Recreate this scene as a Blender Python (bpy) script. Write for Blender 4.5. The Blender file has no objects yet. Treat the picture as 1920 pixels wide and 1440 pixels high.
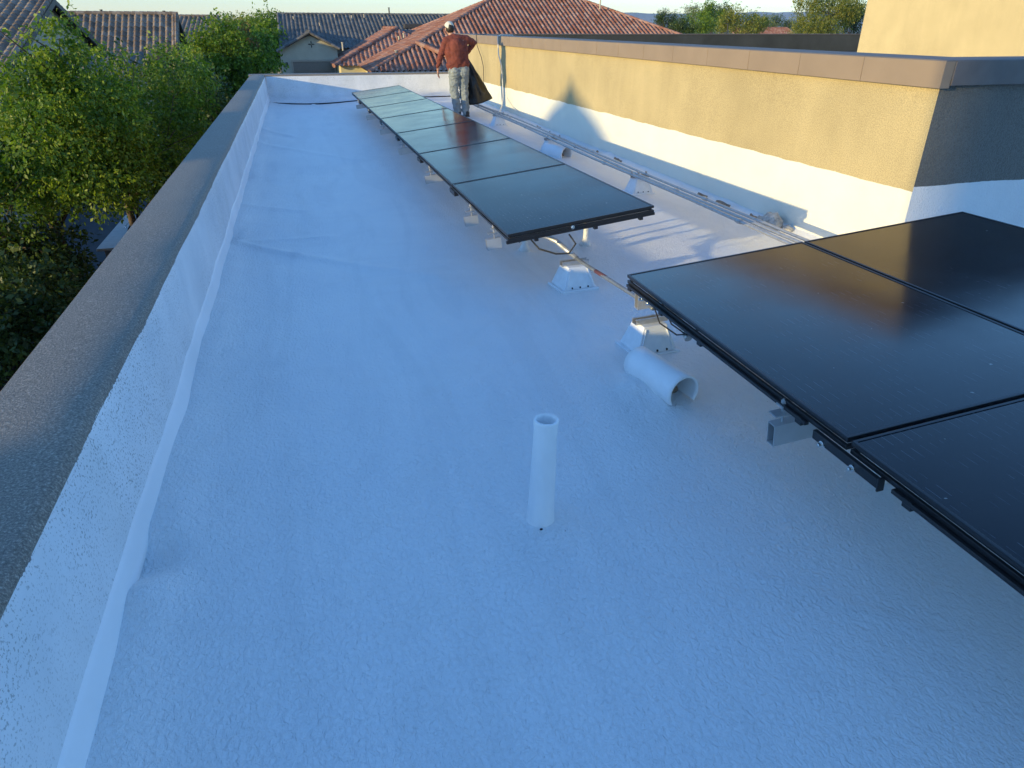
import bpy, bmesh, math, random
import numpy as np
from mathutils import Vector, Matrix, noise

random.seed(7); RNG = np.random.default_rng(11)
S = bpy.context.scene
COL = S.collection

# ------------------------------------------------------------------ camera
PITCH, YAW, ROLL, FPX = .4775, .278, .003, 1300.0
CAMP = Vector((0, 0, 1.6))
_f = Vector((math.sin(YAW) * math.cos(PITCH), math.cos(YAW) * math.cos(PITCH), -math.sin(PITCH)))
_r0 = Vector((math.cos(YAW), -math.sin(YAW), 0)); _u0 = _r0.cross(_f)
_r = _r0 * math.cos(ROLL) + _u0 * math.sin(ROLL); _u = _u0 * math.cos(ROLL) - _r0 * math.sin(ROLL)
cam_d = bpy.data.cameras.new("camera"); cam = bpy.data.objects.new("camera", cam_d); COL.objects.link(cam)
cam_d.sensor_width = 36; cam_d.lens = 36 * FPX / 1920; cam_d.clip_start = .05; cam_d.clip_end = 30000
M4 = Matrix((_r, _u, -_f)).transposed().to_4x4(); M4.translation = CAMP
cam.matrix_world = M4
S.camera = cam
S.render.resolution_x = 1024; S.render.resolution_y = 768

def ray(px, py):
    return (_f * FPX + _r * (px - 960) - _u * (py - 720)).normalized()
def atY(px, py, Y): d = ray(px, py); return CAMP + d * (Y / d.y)
def atZ(px, py, z): d = ray(px, py); return CAMP + d * ((z - 1.6) / d.z)
def atX(px, py, X): d = ray(px, py); return CAMP + d * (X / d.x)

# ------------------------------------------------------------------ light
LD = Vector((1, .38, -.167)).normalized()
EL = math.asin(-LD.z); AZ = math.atan2(-LD.x, -LD.y)
w = bpy.data.worlds.new("World"); S.world = w; w.use_nodes = True
nt = w.node_tree; nt.nodes.clear()
sky = nt.nodes.new('ShaderNodeTexSky'); sky.sky_type = 'NISHITA'; sky.sun_disc = False
sky.sun_elevation = EL; sky.sun_rotation = AZ; sky.altitude = 300
sky.air_density = 1.15; sky.dust_density = .1; sky.ozone_density = 4.5
bg = nt.nodes.new('ShaderNodeBackground'); bg.inputs['Strength'].default_value = .15
wo = nt.nodes.new('ShaderNodeOutputWorld')
wb = nt.nodes.new('ShaderNodeMix'); wb.data_type = 'RGBA'; wb.blend_type = 'MULTIPLY'; wb.inputs[0].default_value = 1
wb.inputs[7].default_value = (1.38, 1.38, 1.46, 1)          # cool camera white balance
nt.links.new(sky.outputs[0], wb.inputs[6]); nt.links.new(wb.outputs[2], bg.inputs[0]); nt.links.new(bg.outputs[0], wo.inputs[0])
sd = bpy.data.lights.new("sun", 'SUN'); sun = bpy.data.objects.new("sun", sd); COL.objects.link(sun)
sd.energy = 2.65; sd.angle = math.radians(.7); sd.color = (1, .78, .36)
sun.rotation_euler = LD.to_track_quat('-Z', 'Y').to_euler(); sun.location = (-20, -8, 12)
S.view_settings.view_transform = 'Standard'; S.view_settings.look = 'None'
S.view_settings.exposure = 1.08; S.view_settings.gamma = 1

# ------------------------------------------------------------------ helpers
def tag(o, label=None, cat=None, group=None, kind=None):
    if label: o['label'] = label
    if cat: o['category'] = cat
    if group: o['group'] = group
    if kind: o['kind'] = kind
    return o
def empty(name, loc=(0, 0, 0), label=None, cat=None, group=None):
    o = bpy.data.objects.new(name, None); COL.objects.link(o); o.location = loc
    o.empty_display_size = .1
    return tag(o, label, cat, group)
class MB:
    def __init__(s): s.v = []; s.f = []; s.uv = None
    def add(s, vs, fs):
        n = len(s.v); s.v += [tuple(p) for p in vs]; s.f += [tuple(i + n for i in f) for f in fs]; return s
    def box(s, c, d, rot=None, b=0):
        x, y, z = d[0] / 2, d[1] / 2, d[2] / 2
        vs = [Vector((i * x, j * y, k * z)) for i in (-1, 1) for j in (-1, 1) for k in (-1, 1)]
        if rot: vs = [rot @ q for q in vs]
        c = Vector(c)
        return s.add([q + c for q in vs], [(0, 1, 3, 2), (4, 6, 7, 5), (0, 4, 5, 1), (2, 3, 7, 6), (0, 2, 6, 4), (1, 5, 7, 3)])
    def bx(s, x0, x1, y0, y1, z0, z1): return s.box(((x0 + x1) / 2, (y0 + y1) / 2, (z0 + z1) / 2), (x1 - x0, y1 - y0, z1 - z0))
    def tube(s, pts, r, n=10, caps=True, close=False):
        pts = [Vector(p) for p in pts]; rs = r if isinstance(r, (list, tuple)) else [r] * len(pts)
        rings = []; prev = None
        for i, p in enumerate(pts):
            t = (pts[min(i + 1, len(pts) - 1)] - pts[max(i - 1, 0)]).normalized()
            if prev is None:
                a = Vector((0, 0, 1)) if abs(t.z) < .9 else Vector((1, 0, 0))
                u = a.cross(t).normalized()
            else: u = (prev - t * prev.dot(t)).normalized()
            prev = u; v = t.cross(u)
            rings.append([p + (u * math.cos(k * 2 * math.pi / n) + v * math.sin(k * 2 * math.pi / n)) * rs[i] for k in range(n)])
        vs = [q for R in rings for q in R]; fs = []
        for i in range(len(pts) - 1):
            for k in range(n):
                fs.append((i * n + k, i * n + (k + 1) % n, (i + 1) * n + (k + 1) % n, (i + 1) * n + k))
        if caps: fs.append(tuple(range(n - 1, -1, -1))); fs.append(tuple((len(pts) - 1) * n + k for k in range(n)))
        return s.add(vs, fs)
    def ell(s, c, r, rot=None, nu=16, nv=10):
        c = Vector(c); vs = []; fs = []
        for j in range(nv + 1):
            th = math.pi * j / nv
            for i in range(nu):
                ph = 2 * math.pi * i / nu
                q = Vector((r[0] * math.sin(th) * math.cos(ph), r[1] * math.sin(th) * math.sin(ph), r[2] * math.cos(th)))
                if rot: q = rot @ q
                vs.append(c + q)
        for j in range(nv):
            for i in range(nu):
                fs.append((j * nu + i, (j + 1) * nu + i, (j + 1) * nu + (i + 1) % nu, j * nu + (i + 1) % nu))
        return s.add(vs, fs)
    def build(s, name, mat, parent=None, smooth=False, bevel=0, auto=None):
        me = bpy.data.meshes.new(name); me.from_pydata(s.v, [], s.f); me.validate(); me.update()
        bm = bmesh.new(); bm.from_mesh(me); bmesh.ops.remove_doubles(bm, verts=bm.verts, dist=1e-5)
        if bevel: bmesh.ops.bevel(bm, geom=[e for e in bm.edges if len(e.link_faces) == 2 and e.calc_face_angle(0) > .5], offset=bevel, segments=2, profile=.5, affect='EDGES')
        bmesh.ops.recalc_face_normals(bm, faces=bm.faces)
        bm.to_mesh(me); bm.free()
        return link(name, me, mat, parent, smooth)
def link(name, me, mat, parent=None, smooth=False):
    o = bpy.data.objects.new(name, me); COL.objects.link(o)
    if mat: me.materials.append(mat)
    if smooth: me.polygons.foreach_set('use_smooth', [True] * len(me.polygons))
    if parent:
        o.parent = parent
        off = Vector(parent.location); p = parent.parent
        while p: off += Vector(p.location); p = p.parent
        o.location = -off
    return o
def copy_tree(o, parent=None):
    c = o.copy(); COL.objects.link(c); c.parent = parent
    for ch in list(o.children): copy_tree(ch, c)
    return c

# ------------------------------------------------------------------ materials
def mat(name, color=(.5, .5, .5), rough=.6, metal=0, spec=.5):
    m = bpy.data.materials.new(name); m.use_nodes = True
    b = m.node_tree.nodes['Principled BSDF']
    b.inputs['Base Color'].default_value = (*color, 1); b.inputs['Roughness'].default_value = rough
    b.inputs['Metallic'].default_value = metal; b.inputs['Specular IOR Level'].default_value = spec
    return m, m.node_tree, b
def N(nt, t, **k):
    n = nt.nodes.new(t)
    for a, v in k.items():
        if a in n.inputs.keys(): n.inputs[a].default_value = v
        else: setattr(n, a, v)
    return n
def coords(nt, scale=None):
    tc = nt.nodes.new('ShaderNodeTexCoord')
    if scale is None: return tc.outputs['Object']
    mp = nt.nodes.new('ShaderNodeMapping'); mp.inputs['Scale'].default_value = scale
    nt.links.new(tc.outputs['Object'], mp.inputs[0]); return mp.outputs[0]
def noi(nt, scale, detail=4, rough=.55, vec=None, dist=0):
    n = nt.nodes.new('ShaderNodeTexNoise'); n.inputs['Scale'].default_value = scale
    n.inputs['Detail'].default_value = detail; n.inputs['Roughness'].default_value = rough; n.inputs['Distortion'].default_value = dist
    nt.links.new(vec if vec is not None else coords(nt), n.inputs['Vector']); return n.outputs['Fac']
def ramp(nt, fac, stops):
    r = nt.nodes.new('ShaderNodeValToRGB'); e = r.color_ramp.elements
    while len(e) < len(stops): e.new(.5)
    for i, (p, c) in enumerate(stops):
        e[i].position = p; e[i].color = (*c, 1) if len(c) == 3 else c
    nt.links.new(fac, r.inputs[0]); return r.outputs[0]
def g3(v): return (v, v, v)
def mix(nt, fac, a, b, mode='MIX'):
    m = nt.nodes.new('ShaderNodeMix'); m.data_type = 'RGBA'; m.blend_type = mode
    for s, v in ((0, fac), (6, a), (7, b)):
        if hasattr(v, 'is_linked') or isinstance(v, bpy.types.NodeSocket): nt.links.new(v, m.inputs[s])
        else: m.inputs[s].default_value = v if s == 0 else (*v, 1)
    return m.outputs[2]
def math_(nt, op, a, b=None):
    m = nt.nodes.new('ShaderNodeMath'); m.operation = op
    for i, v in enumerate((a, b)):
        if v is None: continue
        if isinstance(v, bpy.types.NodeSocket): nt.links.new(v, m.inputs[i])
        else: m.inputs[i].default_value = v
    return m.outputs[0]
def bump(nt, b, h, strength=.5, dist=.01, prev=None):
    n = nt.nodes.new('ShaderNodeBump'); n.inputs['Strength'].default_value = strength; n.inputs['Distance'].default_value = dist
    nt.links.new(h, n.inputs['Height'])
    if prev is not None: nt.links.new(prev, n.inputs['Normal'])
    nt.links.new(n.outputs[0], b.inputs['Normal']); return n.outputs[0]
def col(nt, b, c): nt.links.new(c, b.inputs['Base Color'])
def simple(name, color, rough=.6, metal=0, var=.15, vs=8, bs=0, bsc=60, bd=.003, spec=.5):
    m, nt, b = mat(name, color, rough, metal, spec)
    f = noi(nt, vs, 5)
    c0 = tuple(x * (1 - var) for x in color); c1 = tuple(min(1, x * (1 + var)) for x in color)
    col(nt, b, ramp(nt, f, [(.3, c0), (.7, c1)]))
    if bs: bump(nt, b, noi(nt, bsc, 3), bs, bd)
    return m

MAT = {}
# white elastomeric coating over sprayed foam: orange peel, roller streaks, faint dirt
def m_foam():
    m, nt, b = mat('white_coating', (.8, .8, .8), .36, spec=.5)
    base = ramp(nt, noi(nt, .9, 6, .6), [(.3, (.76, .77, .78)), (.7, (.83, .83, .82))])
    st = noi(nt, 3.0, 8, .7, coords(nt, (1, .35, 1)))
    base = mix(nt, ramp(nt, st, [(.58, g3(0)), (.78, g3(.2))]), base, (.62, .62, .60))
    band = ramp(nt, noi(nt, 1.4, 5, .6, coords(nt, (2.2, .3, 1)), 1.2), [(.40, (.80, .81, .82)), (.5, (1, 1, 1)), (.62, (1.03, 1.02, 1.0))])
    base = mix(nt, .22, base, band, 'MULTIPLY')
    ring = ramp(nt, noi(nt, .55, 3, .5, None, 1.5), [(.47, g3(0)), (.495, g3(.06)), (.51, g3(0))])
    base = mix(nt, ring, base, (.60, .58, .52))
    spk = ramp(nt, noi(nt, 55, 2, .5), [(.77, g3(0)), (.80, g3(.9))])
    spk2 = ramp(nt, noi(nt, 2.3, 2), [(.5, g3(0)), (.62, g3(1))])
    sp = mix(nt, 1.0, spk, spk2, 'MULTIPLY')
    base = mix(nt, sp, base, (.12, .11, .09))
    col(nt, b, base)
    n1 = bump(nt, b, noi(nt, 75, 3, .6, coords(nt, (1, .7, 1)), .6), 1.0, .011)
    n2 = bump(nt, b, noi(nt, 22, 4, .6, None, .8), .5, .010, n1)
    bump(nt, b, noi(nt, 2.2, 4, .6, None, 1.0), .35, .03, n2)
    nt.links.new(ramp(nt, noi(nt, 6, 4), [(.3, g3(.38)), (.7, g3(.56))]), b.inputs['Roughness'])
    return m
MAT['foam'] = m_foam()
# parapet inner face: white paint with peppered dirt, grey cap paint lapping down over its top
def m_inner(axis_top=.505):
    m, nt, b = mat('white_parapet_paint', (.78, .78, .78), .5)
    tc = coords(nt); sx = nt.nodes.new('ShaderNodeSeparateXYZ'); nt.links.new(tc, sx.inputs[0])
    base = ramp(nt, noi(nt, 2.5, 5), [(.35, (.66, .68, .70)), (.65, (.78, .79, .80))])
    streak = ramp(nt, noi(nt, 2.0, 6, .6, coords(nt, (1.5, 1.5, .25))), [(.5, g3(0)), (.75, g3(.4))])
    base = mix(nt, streak, base, (.62, .62, .58))
    pep = ramp(nt, noi(nt, 120, 2, .6), [(.56, g3(0)), (.66, g3(1))])
    pmask = ramp(nt, noi(nt, 1.1, 4), [(.40, g3(.15)), (.60, g3(.95))])
    base = mix(nt, mix(nt, 1.0, pep, pmask, 'MULTIPLY'), base, (.22, .23, .22))
    wav = math_(nt, 'ADD', math_(nt, 'MULTIPLY', math_(nt, 'SUBTRACT', noi(nt, 3.2, 3, .5, coords(nt, (0, 1, 0))), .5), .05),
                math_(nt, 'MULTIPLY', math_(nt, 'SUBTRACT', noi(nt, 60, 3), .5), .03))
    hz = math_(nt, 'ADD', sx.outputs[2], wav)
    msk = ramp(nt, math_(nt, 'MULTIPLY', math_(nt, 'SUBTRACT', hz, axis_top - .03), 20), [(.49, g3(0)), (.51, g3(1))])
    base = mix(nt, msk, base, (.165, .16, .155))
    col(nt, b, base)
    n1 = bump(nt, b, noi(nt, 150, 2, .6), .5, .002)
    bump(nt, b, noi(nt, 9, 4), .3, .01, n1)
    return m
MAT['inner'] = m_inner()
def m_cap():
    m, nt, b = mat('grey_cap_coating', (.2, .2, .2), .58)
    g = noi(nt, 135, 3, .75)
    c = ramp(nt, g, [(.38, (.135, .118, .10)), (.55, (.25, .22, .185)), (.68, (.47, .42, .355))])
    big = ramp(nt, noi(nt, 1.3, 4), [(.35, (.92, .92, .92)), (.7, (1.06, 1.05, 1.03))])
    col(nt, b, mix(nt, 1.0, c, big, 'MULTIPLY'))
    n1 = bump(nt, b, g, 1.0, .006)
    bump(nt, b, noi(nt, 5, 3), .3, .015, n1)
    return m
MAT['cap'] = m_cap()
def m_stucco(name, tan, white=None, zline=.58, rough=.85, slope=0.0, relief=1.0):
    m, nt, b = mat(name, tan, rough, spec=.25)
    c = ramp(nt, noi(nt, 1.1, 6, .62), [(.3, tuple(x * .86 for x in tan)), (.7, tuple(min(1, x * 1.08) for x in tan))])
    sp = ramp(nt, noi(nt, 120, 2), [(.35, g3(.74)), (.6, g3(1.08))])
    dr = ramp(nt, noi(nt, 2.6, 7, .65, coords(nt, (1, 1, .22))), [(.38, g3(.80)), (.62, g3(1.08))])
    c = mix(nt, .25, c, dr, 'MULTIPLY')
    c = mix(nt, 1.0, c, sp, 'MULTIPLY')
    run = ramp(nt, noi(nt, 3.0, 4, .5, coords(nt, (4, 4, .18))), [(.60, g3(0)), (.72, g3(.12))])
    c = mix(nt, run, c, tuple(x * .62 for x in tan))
    if white:
        tc = coords(nt); sx = nt.nodes.new('ShaderNodeSeparateXYZ'); nt.links.new(tc, sx.inputs[0])
        wv = math_(nt, 'MULTIPLY', math_(nt, 'SUBTRACT', noi(nt, 2.0, 4, .55), .5), .05)
        h = math_(nt, 'ADD', math_(nt, 'ADD', sx.outputs[2], wv), math_(nt, 'MULTIPLY', sx.outputs[1], slope))
        k = ramp(nt, math_(nt, 'MULTIPLY', math_(nt, 'SUBTRACT', h, zline - .05), 10), [(.49, g3(1)), (.51, g3(0))])
        wc = ramp(nt, noi(nt, 2.1, 6), [(.35, tuple(x * .93 for x in white)), (.65, white)])
        c = mix(nt, k, c, wc)
    col(nt, b, c)
    n1 = bump(nt, b, noi(nt, 130 / relief ** .6, 3, .65), min(1, .7 * relief), .004 * relief)
    bump(nt, b, noi(nt, 7, 4, .6), .3, .012 * relief, n1)
    return m
TAN = (.50, .40, .215)
MAT['stucco'] = m_stucco('tan_stucco', TAN, (.80, .77, .66), .62, slope=.009)
MAT['stucco_upper'] = m_stucco('tan_stucco_upper', (.60, .49, .28))
MAT['stucco_shade'] = m_stucco('shaded_tan_stucco', (.155, .15, .135), (.78, .78, .78), .62, rough=.34, relief=2.6)  # end face of the tan wall, its shade put into a darker stucco colour
MAT['coping'] = simple('taupe_coping_paint', (.27, .20, .14), .6, var=.08, vs=3, bs=.3, bsc=90, bd=.001)
MAT['coping_top'] = simple('grey_coping_top', (.15, .13, .12), .7, var=.1, bs=.5, bsc=160)
MAT['upper_dark'] = simple('dark_upper_surface', (.052, .055, .052), .8, var=.3, vs=1.5, bs=.6, bsc=20, bd=.01)  # one even dark tone for the upper deck and parapet
MAT['joint'] = simple('dark_joint', (.03, .03, .035), .9)
MAT['foam_pipe'] = simple('thick_white_coating', (.84, .84, .84), .45, var=.04, vs=6, bs=.5, bsc=70, bd=.004)
MAT['strip'] = simple('white_flashing', (.82, .83, .84), .42, var=.05, vs=2, bs=.3, bsc=40)
MAT['frame'] = simple('black_anodised', (.012, .012, .014), .38, var=.2, spec=.5)
MAT['galv'] = simple('galvanised', (.44, .45, .46), .36, metal=.6, var=.15, vs=25, bs=.15, bsc=60, bd=.001)
MAT['galv_dark'] = simple('weathered_conduit', (.26, .28, .29), .45, metal=.6, var=.2, vs=20)
MAT['steel'] = simple('bright_steel', (.75, .73, .70), .22, metal=1, var=.1)
MAT['alu'] = simple('mill_aluminium', (.55, .56, .57), .42, metal=.6, var=.08, vs=6)
MAT['plastic'] = simple('white_painted_block', (.76, .78, .80), .5, var=.06, vs=20, bs=.2, bsc=80, bd=.001)
MAT['tape'] = simple('red_tape', (.13, .05, .05), .5)
MAT['cable'] = simple('black_cable', (.015, .015, .016), .5)
MAT['wcable'] = simple('white_cable', (.72, .70, .64), .5)
MAT['rust'] = simple('brown_duct_inside', (.24, .17, .12), .8, var=.4, vs=20)
def m_glass(off=(.045, .055, 0), spec=.2):
    m, nt, b = mat('solar_glass', (.006, .008, .016), .13, spec=spec)
    uv = nt.nodes.new('ShaderNodeUVMap'); sx = nt.nodes.new('ShaderNodeSeparateXYZ'); nt.links.new(uv.outputs[0], sx.inputs[0])
    def line(v, freq, wd):
        q = math_(nt, 'FRACT', math_(nt, 'MULTIPLY', v, freq))
        return math_(nt, 'LESS_THAN', math_(nt, 'ABSOLUTE', math_(nt, 'SUBTRACT', q, .5)), wd)
    bus = line(sx.outputs[0], 30, .032)               # busbars along the panel
    gap = math_(nt, 'GREATER_THAN', math_(nt, 'FRACT', math_(nt, 'MULTIPLY', sx.outputs[1], 20)), .35)
    bus = math_(nt, 'MULTIPLY', bus, gap)
    bro = ramp(nt, noi(nt, 9, 3), [(.42, g3(0)), (.62, g3(1))])
    bus = math_(nt, 'MULTIPLY', bus, bro)
    c = mix(nt, bus, (.005, .007, .015), (.075, .08, .095))
    dust = ramp(nt, noi(nt, 2.0, 6, .65), [(.4, g3(0)), (.8, g3(.05))])
    c = mix(nt, dust, c, (.30, .27, .22))
    drop = ramp(nt, noi(nt, 38, 1), [(.80, g3(0)), (.82, g3(.5))])
    c = mix(nt, drop, c, (.45, .44, .40))
    col(nt, b, c)
    nt.links.new(ramp(nt, noi(nt, 3, 5), [(.3, g3(.11)), (.75, g3(.19))]), b.inputs['Roughness'])
    b.inputs['Specular Tint'].default_value = (1, .82, .58, 1)
    ge = nt.nodes.new('ShaderNodeNewGeometry'); va = nt.nodes.new('ShaderNodeVectorMath'); va.inputs[1].default_value = off
    vn = nt.nodes.new('ShaderNodeVectorMath'); vn.operation = 'NORMALIZE'
    nt.links.new(ge.outputs['Normal'], va.inputs[0]); nt.links.new(va.outputs[0], vn.inputs[0])
    bump(nt, b, noi(nt, 2.2, 2), .03, .01, vn.outputs[0])
    return m
MAT['backsheet'] = simple('pale_backsheet', (.70, .70, .70), .5)
MAT['glass'] = m_glass(); MAT['glass_far'] = m_glass((.02, .022, 0), .05)
def m_tile(name, cols, rough=.75):
    m, nt, b = mat(name, cols[0], rough, spec=.3)
    uv = nt.nodes.new('ShaderNodeUVMap')
    fl = nt.nodes.new('ShaderNodeVectorMath'); fl.operation = 'FLOOR'; nt.links.new(uv.outputs[0], fl.inputs[0])
    wn = nt.nodes.new('ShaderNodeTexWhiteNoise'); wn.noise_dimensions = '2D'; nt.links.new(fl.outputs[0], wn.inputs['Vector'])
    c = ramp(nt, wn.outputs['Value'], [(i / (len(cols) - 1), q) for i, q in enumerate(cols)])
    c = mix(nt, ramp(nt, noi(nt, 1.2, 5), [(.4, g3(0)), (.7, g3(.35))]), c, tuple(x * .6 for x in cols[0]))
    col(nt, b, c); bump(nt, b, noi(nt, 30, 3), .4, .01)
    return m
MAT['tile_grey'] = m_tile('grey_roof_tiles', [(.17, .12, .085), (.235, .17, .125), (.32, .25, .195), (.20, .145, .11)])
MAT['tile_dark'] = m_tile('charcoal_roof_tiles', [(.10, .095, .09), (.15, .14, .13), (.21, .195, .18)])
MAT['tile_red'] = m_tile('terracotta_roof_tiles', [(.27, .105, .06), (.35, .155, .10), (.46, .27, .20), (.30, .12, .08), (.38, .24, .19)])
MAT['wall_cream'] = simple('cream_stucco', (.50, .45, .34), .85, var=.07, vs=2, bs=.4, bsc=40)
MAT['wall_grey'] = simple('greige_stucco', (.42, .35, .27), .85, var=.08, vs=2, bs=.4, bsc=40)
MAT['wall_yellow'] = simple('pale_yellow_stucco', (.62, .54, .33), .85, var=.06, vs=2, bs=.4, bsc=40)
MAT['trim'] = simple('dark_fascia', (.05, .045, .045), .6)
MAT['door'] = simple('garage_door_paint', (.22, .18, .14), .5, var=.05)
MAT['win'] = simple('window_glass', (.02, .025, .03), .08, spec=.6)
MAT['bark'] = simple('bark', (.10, .075, .055), .9, var=.35, vs=14, bs=.8, bsc=30, bd=.02)
MAT['block'] = simple('block_wall', (.20, .19, .18), .9, var=.15, vs=3, bs=.5, bsc=15)
MAT['ground'] = simple('desert_gravel', (.085, .07, .055), .95, var=.35, vs=3, bs=.8, bsc=25, bd=.03)
MAT['patio'] = simple('patio_slab', (.055, .058, .062), .85, var=.15, vs=2)
MAT['counter'] = simple('pale_counter', (.42, .40, .37), .5, var=.1)
MAT['hill'] = simple('desert_mountain', (.24, .22, .22), 1.0, var=.3, vs=.001)
def m_leaf(name, a, bcol, c3, trans=.35):
    m, nt, b = mat(name, a, .5, spec=.35)
    ge = nt.nodes.new('ShaderNodeNewGeometry')
    c = ramp(nt, ge.outputs['Random Per Island'], [(0, a), (.5, bcol), (1, c3)])
    hue = ramp(nt, noi(nt, 1.6, 3, .6), [(.36, (.50, .62, .55)), (.5, (1, 1, 1)), (.64, (1.45, 1.25, .9))])
    c = mix(nt, 1.0, c, hue, 'MULTIPLY')
    col(nt, b, c)
    tr = nt.nodes.new('ShaderNodeBsdfTranslucent'); nt.links.new(mix(nt, 1.0, c, (1.5, 1.7, .6), 'MULTIPLY'), tr.inputs[0])
    ms = nt.nodes.new('ShaderNodeMixShader'); ms.inputs[0].default_value = trans
    out = nt.nodes['Material Output']
    nt.links.new(b.outputs[0], ms.inputs[1]); nt.links.new(tr.outputs[0], ms.inputs[2]); nt.links.new(ms.outputs[0], out.inputs[0])
    return m
MAT['leaf'] = m_leaf('ash_leaves', (.070, .130, .014), (.125, .195, .022), (.23, .30, .042))
MAT['leaf_yel'] = m_leaf('yellow_green_leaves', (.13, .16, .03), (.18, .20, .045), (.26, .25, .07))
MAT['leaf_dark'] = m_leaf('dark_leaves', (.03, .055, .012), (.05, .085, .02), (.07, .11, .03), .2)
MAT['leaf_olive'] = m_leaf('olive_leaves', (.10, .12, .06), (.15, .17, .08), (.22, .22, .12))
MAT['leaf_red'] = m_leaf('reddish_leaves', (.20, .09, .04), (.16, .10, .04), (.12, .12, .03))

# ------------------------------------------------------------------ ground, mountains
GZ = -3.6
g = MB(); R = 8200
g.add([(-R, -R, GZ), (R, -R, GZ), (R, R, GZ), (-R, R, GZ)], [(0, 1, 2, 3)])
tag(g.build('ground', MAT['ground']), kind='structure')
g = MB(); g.add([(-7.9, -6, GZ + .01), (-1.1, -6, GZ + .01), (-1.1, 62, GZ + .01), (-7.9, 62, GZ + .01)], [(0, 1, 2, 3)])
tag(g.build('patio', MAT['patio']), kind='structure')
g = MB(); vs = []; fs = []; nx = 240
for i in range(nx):
    t = i / (nx - 1); a = math.radians(-30 + 100 * t)
    for j, (dr, hh) in enumerate(((5200, 0), (6000, .55), (6600, 1.0), (8000, 0))):
        h = 0
        if hh:
            h = 62 + 30 * noise.noise((t * 9, j * .3, 0)) + 22 * abs(noise.noise((t * 34, j, 3))) + 10 * noise.noise((t * 110, j, 5))
            h = max(6, h) * hh * (1.25 if a > math.radians(22) else .5)
        vs.append((dr * math.sin(a), dr * math.cos(a), GZ + h - 1))
for i in range(nx - 1):
    for j in range(3): fs.append((i * 4 + j, (i + 1) * 4 + j, (i + 1) * 4 + j + 1, i * 4 + j + 1))
g.add(vs, fs); tag(g.build('mountains', MAT['hill']), kind='structure')

# ------------------------------------------------------------------ the house we stand on
house = empty('flat_roof_house', (0, 0, 0), 'tan stucco flat roofed house whose freshly coated white roof fills the foreground', 'house')
XL, XR, YN, YF = -.72, 4.0, 3.93, 18.5
ridges = [((-.68, 6.04), (-.16, 5.5), .020, .035), ((-.16, 5.5), (.79, 4.71), .011, .05), ((-.68, 6.04), (.1, 6.0), .010, .05), ((-.7, 11.6), (.6, 9.8), .012, .06), ((-.7, 7.4), (-.1, 7.0), .012, .04), ((-.7, 13.2), (-.2, 12.2), .02, .06),
          ((-.7, 8.9), (.9, 8.5), .004, .05), ((.3, 18.4), (.5, 16.4), .02, .05), ((-.6, 4.4), (-.1, 4.9), .004, .05),
          ((.9, 4.1), (1.9, 3.3), .003, .06), ((1.2, 1.5), (1.6, 1.1), .005, .02)]
def roofz(x, y):
    z = .010 * noise.noise((x * .9, y * .5, 1)) + .006 * noise.noise((x * 2.5, y * 1.8, 4))
    for (a, b, h, wd) in ridges:
        dx, dy = b[0] - a[0], b[1] - a[1]; L2 = dx * dx + dy * dy
        t = max(0, min(1, ((x - a[0]) * dx + (y - a[1]) * dy) / L2))
        wob = .02 * noise.noise((x * 6, y * 6, 9))
        d = math.hypot(x - a[0] - t * dx, y - a[1] - t * dy) + wob
        z += h * math.exp(-(d / wd) ** 2)
    # lumpy foam bead along the left parapet, a scooped hollow in it
    e = x - XL
    if e < .6:
        z += (.016 + .014 * noise.noise((0, y * 1.7, 2)) + .006 * noise.noise((x * 9, y * 7, 2))) * math.exp(-((e - .06) / .10) ** 2)
        z += .02 * max(0, noise.noise((3, y * 1.1, 7))) * math.exp(-((e - .13) / .05) ** 2)
        z -= .055 * math.exp(-(((e - .05) / .085) ** 2 + ((y - 2.06) / .10) ** 2))
        z += .030 * math.exp(-(((e - .07) / .09) ** 2 + ((y - 1.86) / .09) ** 2))
        z -= .03 * math.exp(-(((e - .02) / .06) ** 2 + ((y - 6.15) / .16) ** 2))
        z -= .03 * math.exp(-(((e - .02) / .06) ** 2 + ((y - 8.9) / .2) ** 2))
    if y > 14: z -= .10 * ((y - 14) / 4.5) ** 2 * math.exp(-((x - .3) / 1.3) ** 2)
    # foam collars round penetrations
    for (cx, cy, h, rr) in ((.65, 1.9, .03, .085), (1.50, 2.78, .028, .17), (1.40, 2.74, .03, .07), (1.57, 5.15, .03, .07), (2.09, 5.16, .03, .07), (3.3, 9.4, .02, .2)):
        z += h * math.exp(-(((x - cx) ** 2 + (y - cy) ** 2) / rr ** 2))
    if x > 3.8 and y > 4: z += .05 * ((x - 3.8) / .2) ** 2 * (1 + .3 * noise.noise((0, y * 4, 0)))
    return z
def grid(x0, x1, y0, y1, sx, sy):
    xs = np.linspace(x0, x1, max(2, int((x1 - x0) / sx) + 1)); ys = np.linspace(y0, y1, max(2, int((y1 - y0) / sy) + 1))
    vs = [(x, y, roofz(x, y)) for y in ys for x in xs]; n = len(xs)
    fs = [(j * n + i, j * n + i + 1, (j + 1) * n + i + 1, (j + 1) * n + i) for j in range(len(ys) - 1) for i in range(n - 1)]
    return vs, fs
g = MB()
g.add(*grid(XL, XR, -4, 6, .025, .025)); g.add(*grid(XL, XR, 6, YF, .04, .05)); g.add(*grid(XR, 9, -4, YN, .1, .1))
g.build('roof_deck', MAT['foam'], house, smooth=True)
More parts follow.
